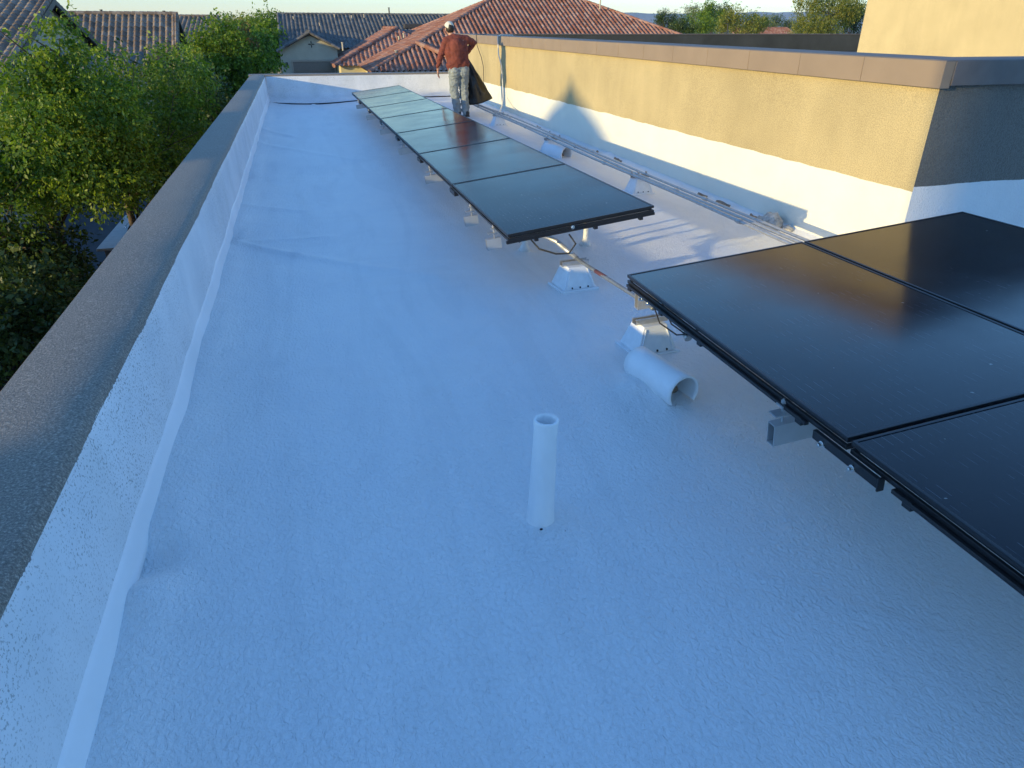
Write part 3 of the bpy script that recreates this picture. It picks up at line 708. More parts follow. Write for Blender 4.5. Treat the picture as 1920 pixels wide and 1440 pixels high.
def gable_x(label, xr, xl, y0, z0, yr, zr, yb, tilem, wallm, name='tiled_house', ov=.35, pipes=()):
    """gable house, ridge along X, gable end facing +X at x=xr; front slope faces the camera"""
    t = empty(name, ((xr + xl) / 2, yr, GZ), label, 'house')
    s = (zr - z0) / (yr - y0); zb = zr - s * (yb - yr)
    rf = tile_plane('roof', [(xl, y0, z0), (xr, y0, z0), (xr, yr, zr), (xl, yr, zr)], MAT[tilem], t)
    tile_plane('roof', [(xr, yb, zb), (xl, yb, zb), (xl, yr, zr), (xr, yr, zr)], MAT[tilem], t)
    caps((xl, yr, zr + .05), (xr, yr, zr + .05), MAT[tilem], t)
    caps((xr - .06, y0, z0 + .05), (xr - .06, yr, zr + .05), MAT[tilem], t, .10)
    e = .03
    g = MB()
    for (a, za, b, zb_) in ((y0, z0, yr, zr), (yb, zb, yr, zr)):
        g.add([(xr - .04, a, za - .02), (xr + .03, a, za - .02), (xr + .03, b, zb_ - .02), (xr - .04, b, zb_ - .02), (xr - .04, a, za - .22), (xr + .03, a, za - .22), (xr + .03, b, zb_ - .22), (xr - .04, b, zb_ - .22)],
              [(0, 1, 2, 3), (4, 7, 6, 5), (1, 5, 6, 2), (0, 3, 7, 4), (0, 4, 5, 1), (3, 2, 6, 7)])
    g.build('fascia', MAT['trim'], t)
    xw = xr - ov; yf, yk = y0 + .5, yb - .5; zf = z0 + s * .5 - .1; zk = zb + s * .5 - .1
    slab(t, [[(xw, yf, GZ), (xw, yk, GZ), (xw, yk, zk), (xw, yr, zr - .1), (xw, yf, zf)], [(xl + .3, yf, GZ), (xw, yf, GZ), (xw, yf, zf), (xl + .3, yf, zf)],
             [(xl + .3, yf, GZ), (xl + .3, yk, GZ), (xl + .3, yk, zk), (xl + .3, yr, zr - .1), (xl + .3, yf, zf)], [(xl + .3, yk, GZ), (xw, yk, GZ), (xw, yk, zk), (xl + .3, yk, zk)]], MAT[wallm])
    slab(t, [[(xl, y0, z0 - .03), (xr, y0, z0 - .03), (xr, yr, zr - .03), (xl, yr, zr - .03)], [(xl, yb, zb - .03), (xr, yb, zb - .03), (xr, yr, zr - .03), (xl, yr, zr - .03)]], MAT['trim'], 'soffit')
    g = MB(); g.bx(xl, xr, y0 - .03, y0, z0 - .2, z0 + .02); g.build('gutter', MAT['trim'], t)
    for (px, frac) in pipes:
        y = y0 + (yr - y0) * frac; roofpipe(t, (px, y, z0 + s * (y - y0)))
    return t
# nearest neighbour on the left
k = 8.5 / 6.5
h1 = gable_x('grey tiled house closest at the far left behind the leafy tree', -8.5, -26, 24.0, -.46, 33.6, 2.47, 43.0, 'tile_grey', 'wall_grey')
p = atX(333, 28, -5.7); q = atX(328, 105, -5.85)
h2 = gable_x('grey brown tiled house standing second from the left with two roof pipes', -5.7, -30, q.y, q.z, p.y, p.z, p.y * 2 - q.y + 2.5, 'tile_grey', 'wall_cream', pipes=())
roofpipe(h2, atY(192, 30, p.y) + Vector((0, 0, -.1)), .35, .05, 'trim'); roofpipe(h2, atY(309, 30, p.y) + Vector((0, 0, -.1)), .3, .05, 'trim')
p = atX(410, 32, -4.95); q = atX(412, 80, -4.6)
h3 = gable_x('small grey tiled house between the second house and the round green tree', -4.95, -16, q.y, q.z, p.y, p.z, p.y + 8, 'tile_grey', 'wall_grey')
p = atY(450, 50, 84); h4 = gable_x('distant low tiled roof peeking over the round green tree', p.x, p.x - 7, 78, p.z - 1.6, 84, p.z, 90, 'tile_dark', 'wall_grey')
# low porch roof beside the second house
t = empty('porch_roof', (-6, 27, GZ), 'low grey tiled porch roof peeking through the leaves below the second house', 'porch roof')
a = atY(187, 99, 30); b = atY(246, 108, 30); c = atY(207, 122, 28.6); d = atY(262, 118, 28.6)
tile_plane('roof', [(-8.2, 26.5, a.z - .75), (-4.8, 26.5, a.z - .75), (-4.8, 29, a.z), (-8.2, 29, a.z)], MAT['tile_dark'], t)
g = MB(); g.bx(-8.0, -5.0, 26.9, 29, GZ, a.z - .8); g.build('wall', MAT['wall_grey'], t)

# long charcoal roofed house with garage gable
YR, YE = 72.0, 63.5
h5 = empty('tiled_house', (5, 68, GZ), 'long charcoal tiled house with a cream garage gable facing the camera', 'house')
a = atY(520, 27, YR); b = atY(870, 27, YR); c = atY(522, 92, YE)
s5 = (a.z - c.z) / (YR - YE); XA, XB = a.x, b.x + 12
tile_plane('roof', [(XA, YE, c.z), (XB, YE, c.z), (XB, YR, a.z), (XA, YR, a.z)], MAT['tile_dark'], h5, .34)
tile_plane('roof', [(XB, YR + 8, c.z), (XA, YR + 8, c.z), (XA, YR, a.z), (XB, YR, a.z)], MAT['tile_dark'], h5, .34)
caps((XA, YR, a.z + .05), (XB, YR, a.z + .05), MAT['tile_dark'], h5); caps((XA + .05, YE, c.z + .05), (XA + .05, YR, a.z + .05), MAT['tile_dark'], h5)
slab(h5, [[(XA + .4, YE + .5, GZ), (XB, YE + .5, GZ), (XB, YE + .5, c.z), (XA + .4, YE + .5, c.z)], [(XA + .4, YE + .5, GZ), (XA + .4, YR + 7.5, GZ), (XA + .4, YR + 7.5, c.z), (XA + .4, YR, a.z - .1), (XA + .4, YE + .5, c.z)]], MAT['wall_grey'])
YG = 60.0
ap, el, er = atY(580, 62, YG), atY(519, 97, YG), atY(637, 92, YG)
ez = (el.z + er.z) / 2
for (x0, x1, flip) in ((el.x, ap.x, 0), (ap.x, er.x, 1)):
    if not flip: tile_plane('roof', [(x0, YG + 9, el.z), (x0, YG - .1, el.z), (x1, YG - .1, ap.z), (x1, YG + 9, ap.z)], MAT['tile_dark'], h5)
    else: tile_plane('roof', [(x1, YG - .1, er.z), (x1, YG + 9, er.z), (x0, YG + 9, ap.z), (x0, YG - .1, ap.z)], MAT['tile_dark'], h5)
caps((el.x, YG - .05, el.z + .02), (ap.x, YG - .05, ap.z + .04), MAT['tile_dark'], h5, .11); caps((er.x, YG - .05, er.z + .02), (ap.x, YG - .05, ap.z + .04), MAT['tile_dark'], h5, .11)
caps((ap.x, YG, ap.z + .08), (ap.x, YG + 9, ap.z + .08), MAT['tile_dark'], h5, .12)
wl, wr = atY(529, 130, YG + .35), atY(636, 130, YG + .35)
Yw = YG + .35
gb = MB(); gb.add([(wl.x, Yw, GZ), (wr.x, Yw, GZ), (wr.x, Yw, er.z + .05), (ap.x, Yw, ap.z - .15), (wl.x, Yw, el.z + .15)], [(0, 1, 2, 3, 4)]); gb.add([(wl.x, Yw, GZ), (wl.x, Yw + 8, GZ), (wl.x, Yw + 8, el.z + .15), (wl.x, Yw, el.z + .15)], [(0, 1, 2, 3)])
gb.build('wall', MAT['wall_cream'], h5)
d0, d1 = atY(549, 116, Yw - .05), atY(626, 116, Yw - .05)
g = MB(); nrow = 4; H = d0.z - GZ
for i in range(nrow): g.bx(d0.x, d1.x, Yw - .06, Yw - .02, GZ + H * i / nrow + .02, GZ + H * (i + 1) / nrow - .01)
dr = g.build('garage_door', MAT['door'], h5)
g = MB(); g.bx(d0.x - .12, d0.x, Yw - .10, Yw - .005, GZ, d0.z); g.bx(d1.x, d1.x + .12, Yw - .10, Yw - .005, GZ, d0.z); g.bx(d0.x - .12, d1.x + .12, Yw - .10, Yw - .005, d0.z + .002, d0.z + .14); g.build('door_frame', MAT['wall_grey'], h5)
g = MB(); c0 = atY(583.5, 83, Yw - .04)
for k in range(4):
    an = k * math.pi / 2; dx, dz = math.cos(an), math.sin(an)
    g.ell((c0.x + dx * .13, c0.y, c0.z + dz * .13), (.11 if dx else .035, .02, .11 if abs(dz) > .5 else .035) if abs(dx) > .5 else (.035, .02, .11), nu=10, nv=6)
g.build('gable_vent', MAT['joint'], h5)
for pxx in (538,):
    c1 = atY(pxx, 121, Yw - .1); g = MB(); g.box(c1, (.16, .14, .30)); g.build('wall_lamp', MAT['trim'], h5)
for pxx, pyy in ((551, 38), (628, 34), (660, 36), (683, 34), (718, 40), (600, 50)):
    Yp = YE + (YR - YE) * (92 - pyy) / 65; c1 = atY(pxx, pyy, Yp); roofpipe(h5, c1, .25, .06, 'wall_grey')
roofpipe(h5, atY(730, 28, YR), .55, .06, 'trim')

# terracotta hip roof
h6 = empty('tiled_house', (14, 58, GZ), 'large house with terracotta tiled hip roof behind the walking man', 'house')
E0 = Vector((4.27, 46.64, -1.0)); t1 = 10.5; ph = .412; za = -1.0 + t1 * ph
A = Vector((E0.x + t1, E0.y + t1, za)); B = Vector((A.x + 6.8, A.y, za)); E1 = Vector((B.x + t1, E0.y, -1.0)); EB0 = Vector((E0.x, E0.y + 2 * t1, -1.0)); EB1 = Vector((E1.x, EB0.y, -1.0))
tr = MAT['tile_red']
tile_plane('roof', [E0, E1, B, A], tr, h6, .33, .42, .12)
tile_plane('roof', [EB0, E0, A], tr, h6, .33, .42, .12)
tile_plane('roof', [E1, EB1, B], tr, h6, .33, .42, .12)
tile_plane('roof', [EB1, EB0, A, B], tr, h6, .33, .42, .12)
for a, b in ((E0, A), (A, B), (B, E1), (A, EB0)): caps(a + Vector((0, 0, .06)), b + Vector((0, 0, .06)), tr, h6, .15, .40)
W0 = Vector((2.56, 54.5, -1.0)); tw_ = 5.25; zw = -1 + tw_ * .44
WA = Vector((W0.x + tw_, W0.y + tw_, zw)); WB = Vector((WA.x, 69.5, zw)); WE = Vector((W0.x, 75, -1.0)); W1 = Vector((WA.x + tw_, W0.y, -1.0))
tile_plane('roof', [WE, W0, WA, WB], tr, h6, .33, .42, .06)
tile_plane('roof', [W0, W1, WA], tr, h6, .33, .42, .06)
tile_plane('roof', [W1, Vector((W1.x, 69.5, -1)), WB, WA], tr, h6, .33, .42, .06)
for a, b in ((W0, WA), (WA, WB)): caps(a + Vector((0, 0, .06)), b + Vector((0, 0, .06)), tr, h6, .15, .40)
# small front hip whose right hip line shows
PA = Vector((7.75, 50.05, .50)); PB = Vector((10.6, 47.1, -.72)); caps(PA + Vector((0, 0, .08)), PB + Vector((0, 0, .08)), tr, h6, .17, .40)
slab(h6, [[(E0.x + .5, E0.y + .5, GZ), (E1.x - .5, E0.y + .5, GZ), (E1.x - .5, E0.y + .5, -.95), (E0.x + .5, E0.y + .5, -.95)],
          [(E0.x + .5, E0.y + .5, GZ), (E0.x + .5, EB0.y, GZ), (E0.x + .5, EB0.y, -.95), (E0.x + .5, E0.y + .5, -.95)],
          [(W0.x + .5, W0.y + .4, GZ), (E0.x + .5, W0.y + .4, GZ), (E0.x + .5, W0.y + .4, -.95), (W0.x + .5, W0.y + .4, -.95)],
          [(W0.x + .5, W0.y + .4, GZ), (W0.x + .5, 74, GZ), (W0.x + .5, 74, -.95), (W0.x + .5, W0.y + .4, -.95)]], MAT['wall_yellow'])
for pxx, pyy, Yp, hh in ((643, 92, 57, .5), (744, 104, 50, .35), (1125, 14, 55.0, .7), (757, 68, 58, .25), (748, 72, 58, .2)):
    c1 = atY(pxx, pyy, Yp); roofpipe(h6, c1 - Vector((0, 0, .1)), hh, .09 if pxx == 744 else .06, 'wall_cream')
cN = atY(747, 62, 61); g = MB(); g.box(atY(774, 49, 66), (1.6, .8, .4)); g.build('roof_unit', MAT['trim'], h6, bevel=.08)
# far right distant roof
p = atY(1420, 56, 120); gable_x('tiny distant brown roof between the right hand trees', p.x + 6, p.x - 6, 114, p.z - 2, 120, p.z + .3, 126, 'tile_red', 'wall_grey')

# ------------------------------------------------------------------ unseen house block added to shade the near roof
cS = 2.36
nb = empty('shading_house', (-13, -8, GZ), 'tall stucco house block added out of view behind the viewpoint to shade the near roof', 'house')
g = MB(); g.bx(-17, -8.6, -16, cS - .38 * 17, GZ, 6.6); g.build('wall', MAT['wall_cream'], nb)
tile_plane('roof', [(-8.3, -16, 6.6), (-8.3, cS - .38 * 17.4, 6.6), (-12.8, cS - .38 * 17.4, 7.8), (-12.8, -16, 7.8)], MAT['tile_grey'], nb)
g = MB(); g.bx(-8.62, -8.56, -6, -4.6, -.2, 1.2); g.build('window', MAT['win'], nb)
# yard block walls; the long one is added to keep the yard ground shaded
t = empty('block_wall', (-8.1, 20, GZ), 'long grey block wall added to shade the yard under the left hand trees', 'wall')
g = MB(); g.bx(-8.3, -8.1, -8, 46, GZ, GZ + 2.1); g.build('wall_run', MAT['block'], t)
t = empty('block_wall', (-2, 46, GZ), 'grey block yard wall crossing behind the dark round bush', 'wall')
a = atY(430, 185, 40); g = MB(); g.bx(-8.1, -2.0, 40, 40.2, GZ, a.z); g.build('wall_run', MAT['block'], t)
t = empty('block_wall', (0, 52, GZ), 'pale block wall left of the garage gable', 'wall')
a = atY(500, 128, 55); g = MB(); g.bx(-2.6, wl.x, 55, 55.2, GZ, a.z); g.build('wall_run', MAT['wall_grey'], t)

# ------------------------------------------------------------------ outdoor counter with grill in the left yard
a, b = atZ(180, 468, -2.65), atZ(250, 408, -2.65)
t = empty('outdoor_counter', (a.x + .6, (a.y + b.y) / 2, GZ), 'pale outdoor counter in the dark yard below the left parapet', 'counter')
g = MB(); g.bx(a.x, a.x + 1.3, a.y, b.y + .3, -2.70, -2.64); g.build('counter_top', MAT['counter'], t, bevel=.01)
g = MB(); g.bx(a.x + .12, a.x + 1.2, a.y + .12, b.y + .2, GZ, -2.70); g.build('base', MAT['block'], t)
t = empty('grill', (a.x + .65, a.y + 1.4, -2.64), 'black lidded grill sitting on the pale outdoor counter', 'grill')
g = MB(); n = 12; vs = []
for yq in (a.y + 1.0, a.y + 1.85):
    for k in range(n + 1):
        an = math.pi * k / n; vs.append((a.x + .72 - .28 * math.cos(an), yq, -2.60 + .26 * math.sin(an)))
g.add(vs, [(k, k + 1, n + 2 + k, n + 1 + k) for k in range(n)] + [tuple(range(n + 1)), tuple(range(2 * n + 1, n, -1))]); g.build('lid', MAT['frame'], t)
g = MB(); g.bx(a.x + .40, a.x + 1.02, a.y + .96, a.y + 1.9, -2.64, -2.60); g.build('body', MAT['frame'], t)
g = MB(); g.tube([(a.x + .42, a.y + 1.1, -2.48), (a.x + .38, a.y + 1.12, -2.48), (a.x + .38, a.y + 1.72, -2.48), (a.x + .42, a.y + 1.74, -2.48)], .012, 8); g.build('handle', MAT['steel'], t)

# ------------------------------------------------------------------ trees
def leaves(name, centers, radii, count, size, m, parent, droop=.25, seed=1, shell=.55):
    rg = np.random.default_rng(seed); C = np.array(centers, float); Rr = np.array(radii, float)
    if Rr.ndim == 1: Rr = np.repeat(Rr[:, None], 3, 1)
    vol = Rr.prod(1) ** .8; pk = rg.choice(len(C), count, p=vol / vol.sum())
    # twig tufts: leaves gather round tuft centres so that gaps and clumps form
    nt_ = max(8, count // 26); tk = rg.choice(len(C), nt_, p=vol / vol.sum())
    d = rg.normal(size=(nt_, 3)); d /= np.linalg.norm(d, axis=1)[:, None]; rad = (shell + (1 - shell) * rg.random(nt_)) ** .6 * (.8 + .35 * rg.random(nt_))
    tc = C[tk] + d * rad[:, None] * Rr[tk]
    w_ = rg.integers(0, nt_, count)
    td = d + rg.normal(size=(nt_, 3)) * .6; td[:, 2] -= droop * .8; td /= np.linalg.norm(td, axis=1)[:, None]
    tl = size * (3.5 + 4.5 * rg.random(nt_)); tt = rg.random(count)
    off = td[w_] * (tt * tl[w_])[:, None] + rg.normal(size=(count, 3)) * (size * .85 * (1.15 - .6 * tt))[:, None]
    off[:, 2] -= droop * tt ** 2 * size * 2.5
    P = tc[w_] + off
    ax = rg.normal(size=(count, 3)) + td[w_] * .8; ax[:, 2] -= droop * 1.2; ax /= np.linalg.norm(ax, axis=1)[:, None]
    b = rg.normal(size=(count, 3)); b -= ax * (ax * b).sum(1)[:, None]; b /= np.linalg.norm(b, axis=1)[:, None]
    s = size * (.45 + 1.1 * rg.random(count) ** 1.5)[:, None]
    nn = np.cross(ax, b)
    V = np.stack([P, P + ax * s * .5 + b * s * .26 + nn * s * .06, P + ax * s, P + ax * s * .5 - b * s * .26 + nn * s * .06], 1).reshape(-1, 3)
    me = bpy.data.meshes.new(name); me.vertices.add(len(V)); me.vertices.foreach_set('co', V.ravel().astype(np.float32))
    me.loops.add(count * 4); me.loops.foreach_set('vertex_index', np.arange(count * 4, dtype=np.int32))
    me.polygons.add(count); me.polygons.foreach_set('loop_start', np.arange(0, count * 4, 4, dtype=np.int32)); me.polygons.foreach_set('loop_total', np.full(count, 4, dtype=np.int32))
    me.update(); me.validate()
    return link(name, me, m, parent)
def trunk(parent, base, top, r, centers, seed=1, nb=9, lean=.25):
    rg = random.Random(seed); base = Vector(base); top = Vector(top); g = MB()
    mid = base.lerp(top, .5) + Vector((rg.uniform(-lean, lean), rg.uniform(-lean, lean), 0))
    q = base.lerp(mid, .5) + Vector((rg.uniform(-lean, lean), 0, 0)) * .3
    g.tube([base, q, mid, top], [r, r * .8, r * .6, r * .3], 9)
    cs = [Vector(c) for c in centers]
    for c in rg.sample(cs, min(nb, len(cs))):
        s = base.lerp(top, rg.uniform(.35, .85)); m1 = s.lerp(c, .5) + Vector((0, 0, rg.uniform(-.1, .35)))
        g.tube([s, m1, c], [r * .42, r * .26, r * .07], 6)
        for _ in range(3):
            e = c + Vector((rg.gauss(0, 1), rg.gauss(0, 1), rg.gauss(.2, .8))) * .35 * (c - s).length * .5
            g.tube([m1.lerp(c, rg.uniform(.2, .9)), e], [r * .12, r * .04], 5)
    g.build('trunk', MAT['bark'], parent, smooth=True)
def tree(label, c, R_, n, size, lm, seed, base=None, nc=26, group=None, cat='tree', tr=.12, name='leafy_tree', extra=(), droop=.25, extra2=None):
    c = Vector(c); base = Vector(base) if base is not None else Vector((c.x, c.y, GZ))
    t = empty(name, base, label, cat, group)
    rg = random.Random(seed); cs = []; rs = []
    for i in range(nc):
        while True:
            d = Vector((rg.uniform(-1, 1), rg.uniform(-1, 1), rg.uniform(-1, 1)))
            if d.length < 1: break
        d = d.normalized() * (d.length ** .6)
        k = rg.uniform(.15, .32)
        cs.append((c.x + d.x * R_[0] * .78, c.y + d.y * R_[1] * .78, c.z + d.z * R_[2] * .8)); rs.append((R_[0] * k, R_[1] * k, R_[2] * k * .85))
    for (p, r) in extra: cs.append(tuple(p)); rs.append((r, r, r))
    trunk(t, base, c + Vector((0, 0, R_[2] * .5)), tr, cs, seed)
    leaves('crown', cs, rs, n, size, MAT[lm], t, seed=seed, droop=droop)
    if extra2: leaves('crown', extra2[0], extra2[1], extra2[2], size, MAT[extra2[3]], t, seed=seed + 5, droop=droop)
    return t
ex = [(atY(112, 72, 14), .27), (atY(125, 100, 14), .32), (atY(90, 85, 14), .13), (atY(100, 135, 14), .34), (atY(160, 135, 14), .28), (atY(12, 88, 13.5), .10), (atY(2, 112, 13.5), .12), (atY(30, 185, 14), .32), (atY(150, 185, 14), .4), (atY(112, 46, 14), .16), (atY(70, 105, 14), .26), (atY(55, 150, 14), .4),
      (atY(20, 400, 13), .32), (atY(150, 350, 13.2), .3)]
tree('tall yellow green ash tree whose top rises in front of the nearest grey roof', atY(55, 262, 14), (2.0, 1.9, 1.15), 56000, .070, 'leaf', 3, base=(-5.2, 16.8, GZ), nc=40, tr=.13, extra=ex, droop=.5)
ex = [(atY(215, 128, 15.5), .24), (atY(190, 112, 15.5), .2), (atY(275, 150, 15.5), .26), (atY(330, 140, 16), .5), (atY(350, 170, 16), .4), (atY(235, 350, 15), .26)]
tree('leafy ash tree next to the parapet, right of the tallest tree', atY(240, 250, 15.5), (1.6, 1.8, 1.0), 42000, .070, 'leaf', 4, base=(-3.9, 17.2, GZ), nc=34, tr=.11, extra=ex, droop=.5)
tree('dark leafy tree squeezed between the ash trees and the block wall', atY(325, 215, 21), (1.5, 1.6, 1.5), 16000, .10, 'leaf_dark', 5, nc=20, tr=.1)
tree('low green shrub with leaves coloured darker for shade at the far left in the shaded yard', atZ(10, 590, -2.4), (1.0, 1.2, .9), 15000, .09, 'leaf_dark', 6, nc=14, tr=.05, name='shrub', cat='shrub')  # dark leaf colour stands in for the yard's shade on this shrub
tree('dark shrub mass under the tall ash tree', atZ(30, 470, -1.9), (1.3, 1.5, 1.2), 16000, .10, 'leaf_dark', 16, nc=16, tr=.05, name='shrub', cat='shrub')
c2 = atY(435, 118, 42)
tree('round bright green tree left of the garage gable', c2, (2.05, 2.0, 1.75), 26000, .15, 'leaf', 7, nc=34, tr=.14, extra2=([tuple(atY(465, 68, 42)), tuple(atY(450, 72, 42))], [.35, .3], 700, 'leaf_red'))
tree('pale feathery shrub in front of the second house wall', atY(320, 135, 30), (1.1, 1.0, .55), 5000, .10, 'leaf_olive', 8, nc=12, tr=.05, name='shrub', cat='shrub')
tree('sunlit olive shrub on top of the yard wall by the dark bush', atY(385, 178, 36), (1.0, .8, .45), 3500, .10, 'leaf_olive', 9, nc=10, tr=.05, name='shrub', cat='shrub')
tree('dark round clipped bush in the paved side yard', atZ(405, 225, -2.4) if False else atY(402, 200, 30), (.62, .6, .5), 7000, .07, 'leaf_dark', 10, nc=14, tr=.06, name='round_bush', cat='bush')
for i, (px, py, Y, rx, rz, n, lm, lb) in enumerate((
    (432, 52, 110, 2.6, 1.4, 5000, 'leaf_olive', 'hazy olive tree far behind the low tiled roof'),
    (462, 52, 100, 2.6, 1.5, 6000, 'leaf_yel', 'yellow green tree far off beside the low tiled roof'),
    (492, 50, 96, 2.2, 1.9, 7000, 'leaf', 'green tree touching the left end of the charcoal roof'),
    (512, 44, 112, 1.6, 1.6, 4000, 'leaf_dark', 'dark tree top peeking just above the left end of the charcoal roof'),
    (485, 95, 66, 1.6, 1.8, 7000, 'leaf', 'green tree between the round tree and the garage wall'))):
    tree(lb, atY(px, py, Y), (rx, rx, rz), n, .24, lm, 20 + i, nc=14, group='trees beyond the left hand houses', tr=.15)
for i, (px, py, Y, rx, rz, n, lm, lb) in enumerate((
    (1246, 35, 150, 1.6, 1.4, 3500, 'leaf_dark', 'small dark shaggy tree just above the right end of the terracotta roof'),
    (1262, 38, 150, 1.2, 1.2, 2500, 'leaf_dark', 'small dark spiky tree second from the terracotta roof'),
    (1299, 24, 170, 1.8, 2.2, 2500, 'leaf_olive', 'thin pale tree rising behind the left clump of green trees'),
    (1305, 46, 120, 3.0, 2.2, 8000, 'leaf', 'low green tree below the thin pale tree'),
    (1338, 36, 130, 3.0, 3.0, 9000, 'leaf', 'broad green tree with a dark round top'),
    (1338, 20, 135, 1.5, 1.2, 2500, 'leaf_dark', 'dark round tree top above the broad green tree'),
    (1358, 20, 140, 1.0, 1.5, 1800, 'leaf_dark', 'slim dark tree top right of the dark round one'),
    (1392, 42, 105, 3.4, 2.5, 12000, 'leaf_yel', 'yellow green bushy tree in the middle of the right hand trees'),
    (1278, 50, 110, 2.2, 1.2, 4000, 'leaf_dark', 'low dark green tree right of the terracotta hip'),
    (1432, 48, 130, 2.6, 1.3, 4000, 'leaf_olive', 'low olive tree left of the distant brown roof'),
    (1455, 42, 160, 1.7, 1.5, 2500, 'leaf_dark', 'small dark palm like tree over the distant brown roof'),
    (1478, 46, 170, 2.6, 1.0, 3000, 'leaf_dark', 'low dark tree against the big willow like tree'),
    (1550, 34, 80, 4.4, 3.4, 30000, 'leaf_yel', 'biggest yellow green tree next to the tall tan wall'),
    (1560, 8, 84, 3.2, 1.8, 5000, 'leaf_olive', 'sparse pale crown sticking up behind the biggest yellow green tree'),
    (1602, 38, 88, 2.0, 2.0, 7000, 'leaf_dark', 'dark green tree touching the tall tan wall'))):
    tree(lb, atY(px, py, Y), (rx, rx, rz), n, .22 if Y > 90 else .17, lm, 40 + i, nc=18, group='trees beyond the upper parapet', tr=.16)
# street light pole among trees
t = empty('lamp_post', (0, 0, GZ), 'thin dark post standing in front of the middle right trees', 'post')
p = atY(1365, 45, 95); t.location = (p.x, p.y, GZ); g = MB(); g.tube([(p.x, p.y, GZ), (p.x, p.y, p.z)], .06, 8); g.tube([(p.x, p.y, p.z), (p.x - .5, p.y, p.z + .1)], .05, 6); g.build('pole', MAT['trim'], t)
# unseen conifer added left of the frame, shaped to cast the pointed wall shadow
pk = Vector((4, 10.8, .86)) + (-LD) * (26 / abs(LD.x) * 1.0)
t = empty('conifer', (pk.x, pk.y, GZ), 'tall dark conifer added out of view at the left to cast the pointed wall shadow', 'tree')
g = MB(); n = 26; vs = []; fs = []; HH = pk.z - GZ
pr = [(0, .04), (.12, .12), (.26, .32), (.42, .72), (.6, 1.1), (.85, 1.55), (1.3, 2.0), (3.2, 2.2), (5, 2.3), (7, 2.5), (HH - 1, 2.2)]
for (dz, r) in pr:
    for k in range(n):
        a = 2 * math.pi * k / n; q = r * (1 + .10 * noise.noise((math.cos(a) * 3, math.sin(a) * 3, dz * 2))); vs.append((pk.x + q * math.cos(a), pk.y + q * math.sin(a), pk.z - dz))
for j in range(len(pr) - 1):
    for k in range(n): fs.append((j * n + k, j * n + (k + 1) % n, (j + 1) * n + (k + 1) % n, (j + 1) * n + k))
fs.append(tuple(range(n))); g.add(vs, fs); g.build('crown', MAT['leaf_dark'], t)
g = MB(); g.tube([(pk.x, pk.y, GZ), (pk.x, pk.y, pk.z - .5)], [.2, .03], 8); g.build('trunk', MAT['bark'], t)

# ------------------------------------------------------------------ the man
def remesh(name, g, vox, m, parent, disp=0, dsc=12, smooth_it=4):
    me = bpy.data.meshes.new(name); me.from_pydata(g.v, [], g.f); me.validate()
    bm = bmesh.new(); bm.from_mesh(me); bmesh.ops.recalc_face_normals(bm, faces=bm.faces); bm.to_mesh(me); bm.free()
    o = bpy.data.objects.new('tmp', me); COL.objects.link(o)
    r = o.modifiers.new('r', 'REMESH'); r.mode = 'VOXEL'; r.voxel_size = vox
    s = o.modifiers.new('s', 'SMOOTH'); s.factor = .6; s.iterations = smooth_it
    dg = bpy.context.evaluated_depsgraph_get(); dg.update()
    m2 = bpy.data.meshes.new_from_object(o.evaluated_get(dg)); bpy.data.objects.remove(o)
    if disp:
        for v in m2.vertices:
            p = v.co; v.co = p + v.normal * disp * (noise.noise((p.x * dsc, p.y * dsc, p.z * dsc * 1.6)) + .5 * noise.noise((p.x * dsc * 2.3, p.y * dsc * 2, p.z * dsc * 3)))
    return link(name, m2, m, parent, smooth=True)
PX, PY = 3.03, 14.3
man = empty('person', (PX, PY, 0), 'man in rust brown shirt, pale jeans and backward white cap holding a black bag', 'person')
skin = simple('skin', (.42, .22, .15), .5, var=.08); hairm = simple('dark_hair', (.02, .014, .010), .6)
shirt = simple('rust_shirt', (.17, .040, .026), .85, var=.25, vs=9, bs=.5, bsc=40)
def m_jeans():
    m, nt, b = mat('faded_jeans', (.3, .33, .33), .85, spec=.2)
    col(nt, b, ramp(nt, noi(nt, 7, 6, .65), [(.35, (.20, .23, .24)), (.6, (.27, .30, .30)), (.78, (.38, .40, .37))])); bump(nt, b, noi(nt, 16, 4), .8, .03); return m
jeans = m_jeans()
fabric = simple('cap_fabric', (.66, .62, .50), .8, var=.1)
def limb(g, pts, rs, n=14):
    # subdivide + rounded ends
    P = [Vector(p) for p in pts]; q = []; r = []
    for i in range(len(P) - 1):
        for k in range(6): u = k / 6; q.append(P[i].lerp(P[i + 1], u)); r.append(rs[i] * (1 - u) + rs[i + 1] * u)
    q.append(P[-1]); r.append(rs[-1]); g.tube(q, r, n)
    for p, rr in ((P[0], rs[0]), (P[-1], rs[-1])): g.ell(p, (rr, rr, rr), nu=12, nv=8)
hd = Vector((2.865, PY + .10, 1.545)); nk = Vector((2.93, PY + .03, 1.40))
# joints
hipc = Vector((2.985, PY, .90)); shL = Vector((2.775, PY + .01, 1.335)); shR = Vector((3.16, PY + .02, 1.365))
elL = Vector((2.655, PY + .03, 1.06)); haL = Vector((2.615, PY + .10, .84))
elR = Vector((3.325, PY + .10, 1.30)); haR = Vector((3.225, PY + .28, 1.10))
legs = [((2.915, PY, .86), (2.90, PY + .03, .50), (2.965, PY - .02, .10)), ((3.085, PY, .86), (3.095, PY + .05, .50), (3.11, PY - .06, .10))]
g = MB()
g.ell(hd, (.075, .095, .105), nu=24, nv=18); g.ell(hd + Vector((0, .045, -.05)), (.05, .06, .055)); g.ell(hd + Vector((-.03, .10, -.02)), (.013, .02, .018)); 
for sx in (-1, 1): g.ell(hd + Vector((sx * .076, 0, -.015)), (.012, .022, .032))
limb(g, [nk + Vector((.01, -.02, -.06)), hd + Vector((0, 0, -.05))], [.062, .055])
